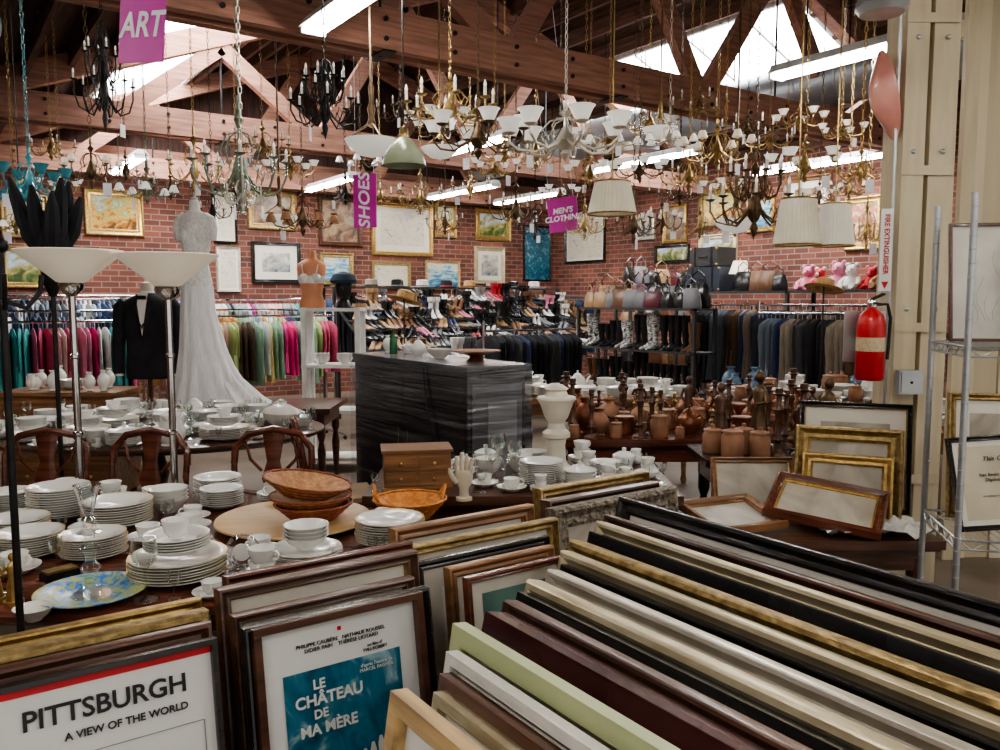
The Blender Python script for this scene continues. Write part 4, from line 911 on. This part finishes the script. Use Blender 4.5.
# ------------------------------------------------------------ chandeliers
def chand(px,pt,pb,wpx,v,n,style,met,gl=frost,tag=True,tiers=1):
    p=PD(px,pt,v); H=(pb-pt)/FPX*v; R=wpx/2/FPX*v; m=MB(); r0=R*.13
    m.lathe([(0,0),(r0*.3,-.005),(r0*.35,-H*.1),(r0*.2,-H*.14),(r0*.8,-H*.2),(r0*.25,-H*.28),(r0*.3,-H*.42),(r0*.9,-H*.55),(r0*1.3,-H*.65),(r0*.9,-H*.75),(r0*.4,-H*.8),(r0*.7,-H*.86),(r0*.35,-H*.93),(0,-H)],met,(0,0,0),12)
    zt=roofz(p.x)-p.z-.01
    k=0; z=0; step=.045
    while z<zt-.02 and k<80:
        a=(k%2)*pi/2; q=[(cos(a)*.010*sin(t),sin(a)*.010*sin(t),z+step*.5+step*.62*-cos(t)) for t in [2*pi*i/6 for i in range(6)]]
        m.tube(q,.0028,met,4,closed=True); z+=step; k+=1
    m.lathe([(.06,zt+.005),(.055,zt-.02),(.01,zt-.05)],met,(0,0,0),14)
    cr=R*.1
    for tr in range(tiers):
        Rr=R*(1-.4*tr); zo=H*.28*tr
        for i in range(n):
            a=2*pi*(i+.5*tr)/n+.3; ca,sa=cos(a),sin(a)
            def P3(rr,zz): return (ca*rr,sa*rr,zz+zo)
            m.tube([P3(r0*.8,-H*.62),P3(Rr*.25,-H*.72),P3(Rr*.5,-H*.82),P3(Rr*.78,-H*.78),P3(Rr*.92,-H*.66),P3(Rr*.92,-H*.55)],max(.005,R*.022),met,6)
            m.tube([P3(r0*.5,-H*.3),P3(Rr*.25,-H*.33),P3(Rr*.38,-H*.46),P3(Rr*.3,-H*.58),P3(Rr*.22,-H*.52)],max(.0035,R*.014),met,5)
            m.tube([P3(Rr*.5,-H*.82),P3(Rr*.62,-H*.68),P3(Rr*.5,-H*.62),P3(Rr*.45,-H*.7)],max(.003,R*.012),met,5)
            c=P3(Rr*.92,-H*.55)
            m.lathe([(0,-.005),(cr*.5,0),(cr*1.1,cr*.3),(cr*1.15,cr*.4),(0,cr*.3)],met,c,10)
            if style=='candle':
                m.lathe([(cr*.33,0),(cr*.33,cr*2.3),(0,cr*2.3)],ivory,c,8); m.lathe([(cr*.16,cr*2.3),(cr*.36,cr*2.8),(cr*.22,cr*3.4),(0,cr*3.9)],frost,c,8)
            elif style=='up':
                m.lathe([(cr*.4,0),(cr*.9,cr*.4),(cr*1.3,cr*1.2),(cr*1.8,cr*2.3),(cr*2.1,cr*2.6),(cr*2.0,cr*2.6),(cr*1.2,cr*1.25),(cr*.3,cr*.2)],gl,c,14)
            elif style=='down':
                m.lathe([(cr*.3,cr*.2),(cr*.6,0),(cr*1.2,-cr*.8),(cr*1.6,-cr*2.1),(cr*1.9,-cr*2.4),(cr*1.8,-cr*2.4),(cr*1.1,-cr*.9),(cr*.3,0)],gl,c,14)
            elif style=='shade':
                m.lathe([(cr*.3,0),(cr*.3,cr*1.6),(0,cr*1.6)],ivory,c,8); m.lathe([(cr*1.5,cr*1.1),(cr*.8,cr*3),(cr*.78,cr*3),(cr*1.45,cr*1.1)],lampglass,c,12)
            if style in('crystal','candlec'):
                m.lathe([(cr*.3,0),(cr*.3,cr*2),(0,cr*2)],ivory,c,8); m.lathe([(cr*.16,cr*2),(cr*.34,cr*2.5),(0,cr*3.3)],frost,c,8)
                for j in range(7):
                    t=j/6; m.ball(P3(Rr*(.1+.8*t),-H*(.28+.33*t)-.35*H*sin(pi*t)*.5),R*.022,crystal,6)
                for j in range(3): m.ball((c[0],c[1],c[2]-cr*(.6+j*.7)),R*.03,crystal,6,1.4)
    if style in('crystal',):
        for i in range(14):
            a=2*pi*i/14
            for j in range(5): m.ball((cos(a)*R*(.34-.06*j),sin(a)*R*(.34-.06*j),-H*(.75+.055*j)),R*.028,crystal,6)
    if tag: m.box((R*.5,-R*.3,-H*.9-.03),(.05,.003,.075),signw); m.tube([(R*.5,-R*.3,-H*.9),(R*.45,-R*.28,-H*.75)],.001,signw,3)
    m.obj('chandelier',p,random.uniform(0,6.28))
CH_=[(101,22,128,58,5.0,6,'candle',iron,frost,True,2),(90,138,188,56,5.2,5,'shade',bronze),(28,146,200,70,4.9,6,'up',turq,turq),(238,95,212,96,5.0,8,'crystal',verd,frost,True,1),
 (193,126,192,56,6.0,6,'candle',brass),(324,58,136,70,4.6,8,'candle',iron,frost,True,2),(450,72,128,92,5.6,8,'candle',brass),(478,98,158,100,5.4,6,'up',bronze,frost),
 (566,100,160,120,5.2,7,'up',silver,frost),(634,190,244,58,6.6,6,'candle',bronze),(718,118,168,70,5.8,6,'shade',brass),(756,150,238,92,5.4,8,'candle',bronze,frost,True,2),(806,134,182,70,5.6,5,'up',goldd),
 (862,142,186,52,5.0,5,'candle',gold),(302,186,236,66,6.6,6,'down',bronze,M('amber_glass',(.4,.2,.1),.3)),(420,165,214,50,6.4,6,'crystal',brass),(516,176,228,56,7.2,6,'candle',bronze),(146,160,204,56,6.2,5,'down',verd),
 (690,150,190,60,7.0,6,'candle',brass),(262,120,160,56,7.6,6,'candle',goldd),(536,120,170,60,7.4,6,'crystal',brass),(590,150,186,50,8.0,5,'up',brass),(868,195,250,40,6.0,6,'crystal',brass),
 (15,205,235,50,5.6,5,'down',goldd),(345,170,205,44,8.0,5,'candle',iron),(470,165,200,44,8.2,6,'candlec',brass),(662,196,236,44,8.2,5,'shade',bronze),(610,120,152,60,6.6,6,'down',brass),
 (400,92,124,50,7.0,6,'candle',bronze),(236,150,185,44,8.2,5,'up',brass),(700,205,240,40,8.4,5,'candle',goldd),(820,178,205,36,7.4,5,'up',bronze),(50,128,160,46,7,5,'candle',brass),
 (242,165,212,40,4.9,6,'crystal',silver),(440,100,140,70,8.2,6,'up',bronze),(505,135,165,60,8.6,6,'candle',brass),(770,128,150,50,7.8,5,'candle',brass),(650,100,135,60,8.2,6,'crystal',brass),(842,118,140,44,7.2,5,'up',brass),
 (380,175,205,40,9.0,5,'candle',goldd),(560,175,205,40,9.2,5,'up',bronze),(725,172,198,44,6.8,5,'up',brass),(170,170,200,40,8,5,'candle',bronze),(700,86,118,56,7.6,6,'candle',goldd),(445,200,235,40,8,5,'crystal',bronze),(785,205,236,38,8,5,'crystal',gold),
 (125,150,182,44,7.2,5,'candle',bronze),(290,150,180,50,7.0,6,'up',brass),(360,140,170,44,8.6,5,'down',bronze),(535,205,240,40,9.0,6,'candle',iron),(585,198,240,42,7.6,6,'crystal',brass),(640,150,182,54,6.2,6,'up',bronze),
 (670,118,148,50,6.6,5,'down',silver),(748,110,140,52,7.0,6,'candle',bronze),(800,104,130,50,7.4,5,'up',brass),(212,186,224,40,7.6,5,'candle',iron),(680,176,206,44,7.4,6,'candlec',bronze),(850,168,200,40,6.4,5,'shade',goldd),(60,170,196,40,6.6,5,'up',brass),(495,150,178,46,6.2,5,'up',brass)]
for c in CH_: chand(*c)
def pendant(px,pt,pb,wpx,v,kind,met,gl,name='pendant_light'):
    p=PD(px,pb,v); H=(pb-pt)/FPX*v; R=wpx/2/FPX*v; m=MB(); zt=roofz(p.x)-p.z-.01
    if kind=='bowl':
        m.lathe([(0,0),(R*.1,.005),(R*.5,R*.12),(R*.85,R*.38),(R,R*.62),(R*1.02,R*.66),(R*.95,R*.66),(R*.5,R*.2),(0,R*.1)],gl,(0,0,0),30)
        m.ball((0,0,-R*.06),R*.08,met)
        for k in range(3):
            a=2*pi*k/3+.4; m.tube([(R*.95*cos(a),R*.95*sin(a),R*.66),(R*.5*cos(a),R*.5*sin(a),R*1.0),(R*.12*cos(a),R*.12*sin(a),R*1.25)],R*.04,met,6)
        m.lathe([(0,R*1.1),(R*.18,R*1.2),(R*.1,R*1.5),(R*.16,R*1.8),(R*.07,R*2.1),(R*.12,R*2.6),(R*.05,R*2.8),(R*.05,zt)],met,(0,0,0),12)
    elif kind=='dome':
        m.lathe([(R,0),(R*.96,H*.12),(R*.8,H*.35),(R*.45,H*.6),(R*.2,H*.72),(R*.2,H*.9),(R*.1,H),(R*.03,H),(.004,H*1.05),(.004,zt)],[gl,gl,gl,gl,met,met,met,met,iron],(0,0,0),26)
        m.lathe([(R*.97,.005),(R*.78,H*.33),(R*.2,H*.65)],gl,(0,0,0),26); m.ball((0,0,H*.3),R*.2,frost)
    elif kind=='drum':
        m.loft([(0,0,0,R,R,.015,36),(0,0,H,R*.72,R*.72,.015,36)],gl,144,cap=False); m.tube([(R*1.0*cos(2*pi*i/24),R*sin(2*pi*i/24),0) for i in range(24)],.006,met,5,closed=True)
        m.tube([(R*.72*cos(2*pi*i/24),R*.72*sin(2*pi*i/24),H) for i in range(24)],.006,met,5,closed=True)
        for k in range(3): a=2*pi*k/3; m.tube([(0,0,H*.9),(R*.72*cos(a),R*.72*sin(a),H)],.003,met,4)
        m.tube([(0,0,H*.4),(0,0,zt)],.005,met,5); m.ball((0,0,H*.35),.04,frost)
    m.obj(name,p)
pendant(372,70,158,52,5.2,'bowl',bronze,frost); pendant(404,128,166,44,4.8,'dome',brass,M('green_glass_dome',(.42,.46,.34),.25,col2=(.28,.33,.2),coat=.3)); pendant(440,120,160,36,6,'bowl',brass,frost)
shadeb=M('pleated_linen',(.82,.77,.62),.8,col2=(.72,.66,.5),emit=.08); shadew=M('white_linen',(.87,.84,.76),.8,col2=(.82,.78,.68),emit=.08)
pendant(612,183,214,48,5.4,'drum',brass,shadeb); pendant(735,212,234,42,6.0,'bowl',bronze,frost); pendant(797,200,245,46,4.9,'drum',brass,shadeb); pendant(834,205,246,38,5.3,'drum',brass,shadew); pendant(660,120,140,34,7,'bowl',brass,frost)
pendant(280,205,228,36,7,'bowl',bronze,frost); pendant(20,178,200,40,5.4,'dome',brass,turq)
# ------------------------------------------------------------ column & right side
cxy=UV((908-500)/FPX*4.65,4.65)
m=MB(); H=roofz(cxy.x)
m.box((-.075,0,H/2),(.12,.24,H),postm); m.box((.085,0,H/2),(.14,.22,H),postm); m.box((.0,.02,H/2),(.05,.12,H),wd_dark)
for z in(.6,1.45,2.3,3.1): m.box((.0,-.122,z),(.28,.012,.05),postm)
for z in(.7,1.55,2.4,3.0):
    for s in(-.075,.085): m.ball((s,-.12,z),.014,galv,8)
m.tube([(-.165,-.1,0),(-.165,-.1,H)],.009,galv,8)
m.obj('timber_column',(cxy.x,cxy.y,0),-YAW)
m=MB(); m.box((0,0,0),(.13,.05,.13),galv); m.box((0,-.028,0),(.11,.006,.11),galv); m.ball((0,-.032,.0),.008,iron)
p=PD(909,382,4.47); m.obj('electrical_box',p,-YAW)
m=MB(); m.lathe([(0,0),(.07,0),(.08,.015),(.08,.32),(.065,.38),(.03,.41),(.025,.43)],red,(0,0,0),24); m.lathe([(.0805,.17),(.0808,.25)],art('label_print',[(.45,.3,.15),(.6,.5,.32),(.65,.55,.38)],60),(0,0,0),24)
m.lathe([(.025,.42),(.03,.45),(.02,.47),(0,.47)],chrome,(0,0,0),12); m.beam((0,0,.47),(.02,-.1,.50),.02,.012,iron); m.beam((0,0,.45),(.02,-.1,.44),.02,.012,iron)
m.tube([(.03,0,.44),(.09,0,.44),(.11,0,.36),(.105,0,.2),(.1,0,.12)],.01,iron,8); m.box((0,.088,.25),(.24,.016,.3),galv)
p=PD(869,380,4.43); m.obj('fire_extinguisher',p,-YAW,sc=.93)
m=MB(); m.box((0,0,0),(.06,.008,.44),white)
p=PD(886,250,4.47); es=m.obj('exit_sign',p,-YAW-.35); text('FIRE EXTINGUISHER',.036,(0,-.006,.03),(pi/2,pi/2,0),red,es,'sign_text',0,.001)
m=MB(); m.add([(-.018,-.006,-.17),(.018,-.006,-.17),(0,-.006,-.21)],[(0,1,2)],red); child(m.obj('arrow'),es)
m=MB(); X=Matrix.Rotation(radians(78),4,'Y')
m.lathe([(0,-.03),(.08,-.02),(.16,.02),(.24,.06),(.245,.065),(.16,.03),(.08,-.01),(0,-.02)],coral,(0,0,0),32,X,1,.5); m.tube([(0,0,0),(.09,0,0)],.02,brass,8)
p=PD(876,98,4.6); m.obj('wall_sconce',(p.x,p.y,p.z),-YAW)
m=MB(); pbs=[M('partition_cream_%d'%i,c,.6,col2=tuple(q*.88 for q in c),scale=2,st=(5,5,.5)) for i,c in enumerate([(.66,.58,.41),(.56,.48,.32),(.7,.63,.48)])]
for i in range(14): m.box((i*.15+.075,.012*(i%2),2.0),(.144,.03,4.0),pbs[i%3])
m.box((1.05,.04,3.2),(2.1,.05,.1),postm); m.box((1.05,.04,.1),(2.1,.05,.1),postm); m.box((.03,-.03,2),(.08,.05,4.0),postm)
p=UV((950-500)/FPX*5.0,5.0); m.obj('wall_partition',(p.x,p.y,0),-YAW)
p=PD(882,14,4.0); m=MB(); m.lathe([(0,0),(.1,0),(.12,.03),(.1,.12),(.05,.17),(0,.17)],galv,(0,0,0),20); m.tube([(0,0,.15),(0,0,roofz(p.x)-p.z-.005)],.01,iron,6)
m.obj('high_bay_light',p)
ru=-YAW-radians(13); o=UV((968-500)/FPX*2.95,2.95); m=MB(); W=1.2;D=.45;H=1.98
for a in(0,W):
    for b in(0,D):
        m.tube([(a,b,0),(a,b,H)],.0125,galv,10)
        for k in range(38): m.lathe([(.0125,-.002),(.0145,0),(.0125,.002)],galv,(a,b,.08+k*.05),8)
for z in(.12,.72,1.43):
    for b in(0,D): m.tube([(0,b,z),(W,b,z)],.005,galv,5); m.tube([(0,b,z-.035),(W,b,z-.035)],.004,galv,5); m.tube([(W*i/24,b,z-(.035 if i%2 else 0)) for i in range(25)],.0028,galv,4)
    for a in(0,W): m.tube([(a,0,z),(a,D,z)],.005,galv,5); m.tube([(a,0,z-.035),(a,D,z-.035)],.004,galv,5); m.tube([(a,D*i/10,z-(.035 if i%2 else 0)) for i in range(11)],.0028,galv,4)
    for i in range(1,40): m.tube([(W*i/40,0,z+.003),(W*i/40,D,z+.003)],.0018,galv,4)
m.obj('wire_shelving',(o.x,o.y,0),ru)
def onshelf(a,b,z): return Vector((o.x+a*cos(ru)-b*sin(ru),o.y+a*sin(ru)+b*cos(ru),z))
f=frame('framed_sketch',.42,.47,.012,.012,wd_dark,M('sketch_paper',(.6,.57,.5),.5),.0,None,onshelf(.235,.34,1.436),(-.12,0,ru+.1),True)
m=MB()
for i in range(10): m.tube([(-.15+.03*i+.02*sin(t+i),-.005,.08+.035*t) for t in range(3+(i*5)%7)],.0007,inkg,3)
child(m.obj('pencil_drawing'),f)
frame('framed_sketch',.5,.42,.012,.012,wd_blk,arts[5],.04,None,onshelf(.5,.24,1.436),(-.12,0,ru),True)
parch=M('parchment',(.62,.55,.4),.5)
ce=frame('framed_certificate',.38,.36,.02,.025,wd_blk,parch,.02,None,onshelf(.23,.16,.732),(-.22,-.1,ru+.1))
text('This Certifies',.026,(0,-.012,.27),(pi/2,0,0),inkb,ce,'certificate_text',.3)
text('has been awarded the\nDiploma of Merit',.02,(0,-.012,.2),(pi/2,0,0),inkb,ce,'certificate_text',.2)
text('in witness whereof we have signed',.012,(0,-.012,.13),(pi/2,0,0),inkg,ce,'certificate_text',.2)
m=MB(); X=Matrix.Rotation(pi/2,4,'X'); m.lathe([(0,.009),(.025,.009),(.025,.012),(0,.013)],gold,(0,0,0),20,Matrix.Translation((.1,0,.08))@X); child(m.obj('seal'),ce)
frame('picture_frame',.6,.6,.03,.03,wd_dark,dusty,.05,None,onshelf(.6,.34,.732),(-.1,0,ru))
frame('picture_frame',.42,.5,.03,.03,goldd,dusty,.05,None,onshelf(.25,.30,.732),(-.1,0,ru))
def fr_uv(u,v,z,w,h,lean,rz,*a,**k): return frame('picture_frame',w,h,*a,loc=UV(u,v,z),rot=(-lean,0,rz),**k)
fr_uv(1.76,4.02,.552,.52,.54,.15,-YAW-.35,.03,.035,wd_blk,dusty,.07,fm2=gold)
fr_uv(1.66,3.86,.552,.48,.44,.17,-YAW-.4,.07,.05,goldd,dusty,.0,fm2=gold)
fr_uv(1.63,3.80,.552,.40,.32,.17,-YAW-.45,.05,.03,gold,dusty,.0,fm2=goldd)
fr_uv(1.28,4.05,.552,.42,.26,.3,-YAW,.03,.03,wd_mid,dusty,.0,fm2=gold)
frame('picture_frame',.5,.34,.05,.04,wd_mah,dusty,0,gold,UV(1.42,3.57,.59),(-1.2,.1,-YAW-.5))
frame('picture_frame',.4,.3,.04,.04,wd_mid,dusty,0,None,UV(1.12,3.56,.57),(-1.35,0,-YAW+.4))
m=MB(); vs=[];fs=[];n=14
for i in range(n):
    for j in range(n):
        x=i/(n-1)*.5-.25;yy=j/(n-1)*.26-.13; vs.append((x,yy,.034+.018*sin(i*1.1)*cos(j*.9)+.012*sin(i*2.3+j)))
for i in range(n-1):
    for j in range(n-1): fs.append((i*n+j,(i+1)*n+j,(i+1)*n+j+1,i*n+j+1))
m.add(vs,fs,lace); m.obj('folded_cloth',UV(1.68,3.63,.552) ,-YAW)
rtable(2.75,5.2,3.5,6.2,.75,wd_mid,'side_table')
scatter(allin,(2.77,5.22,3.48,6.18),['ps0','pb','vc','tp','ps2','pi'],10,.75)
# ------------------------------------------------------------ world, camera
w=bpy.data.worlds.new('world'); bpy.context.scene.world=w; w.use_nodes=True
bg=w.node_tree.nodes['Background']; bg.inputs[0].default_value=(1,.96,.9,1); bg.inputs[1].default_value=.8
try: bpy.context.scene.view_settings.look='AgX - Medium High Contrast'
except Exception: pass
cam=bpy.data.cameras.new('camera'); cam.sensor_width=36; cam.lens=FPX/1000*36; cam.clip_start=.02
co=bpy.data.objects.new('camera',cam); bpy.context.scene.collection.objects.link(co); co.location=(0,0,CH); co.rotation_euler=(pi/2-TH,0,-YAW)
bpy.context.scene.camera=co
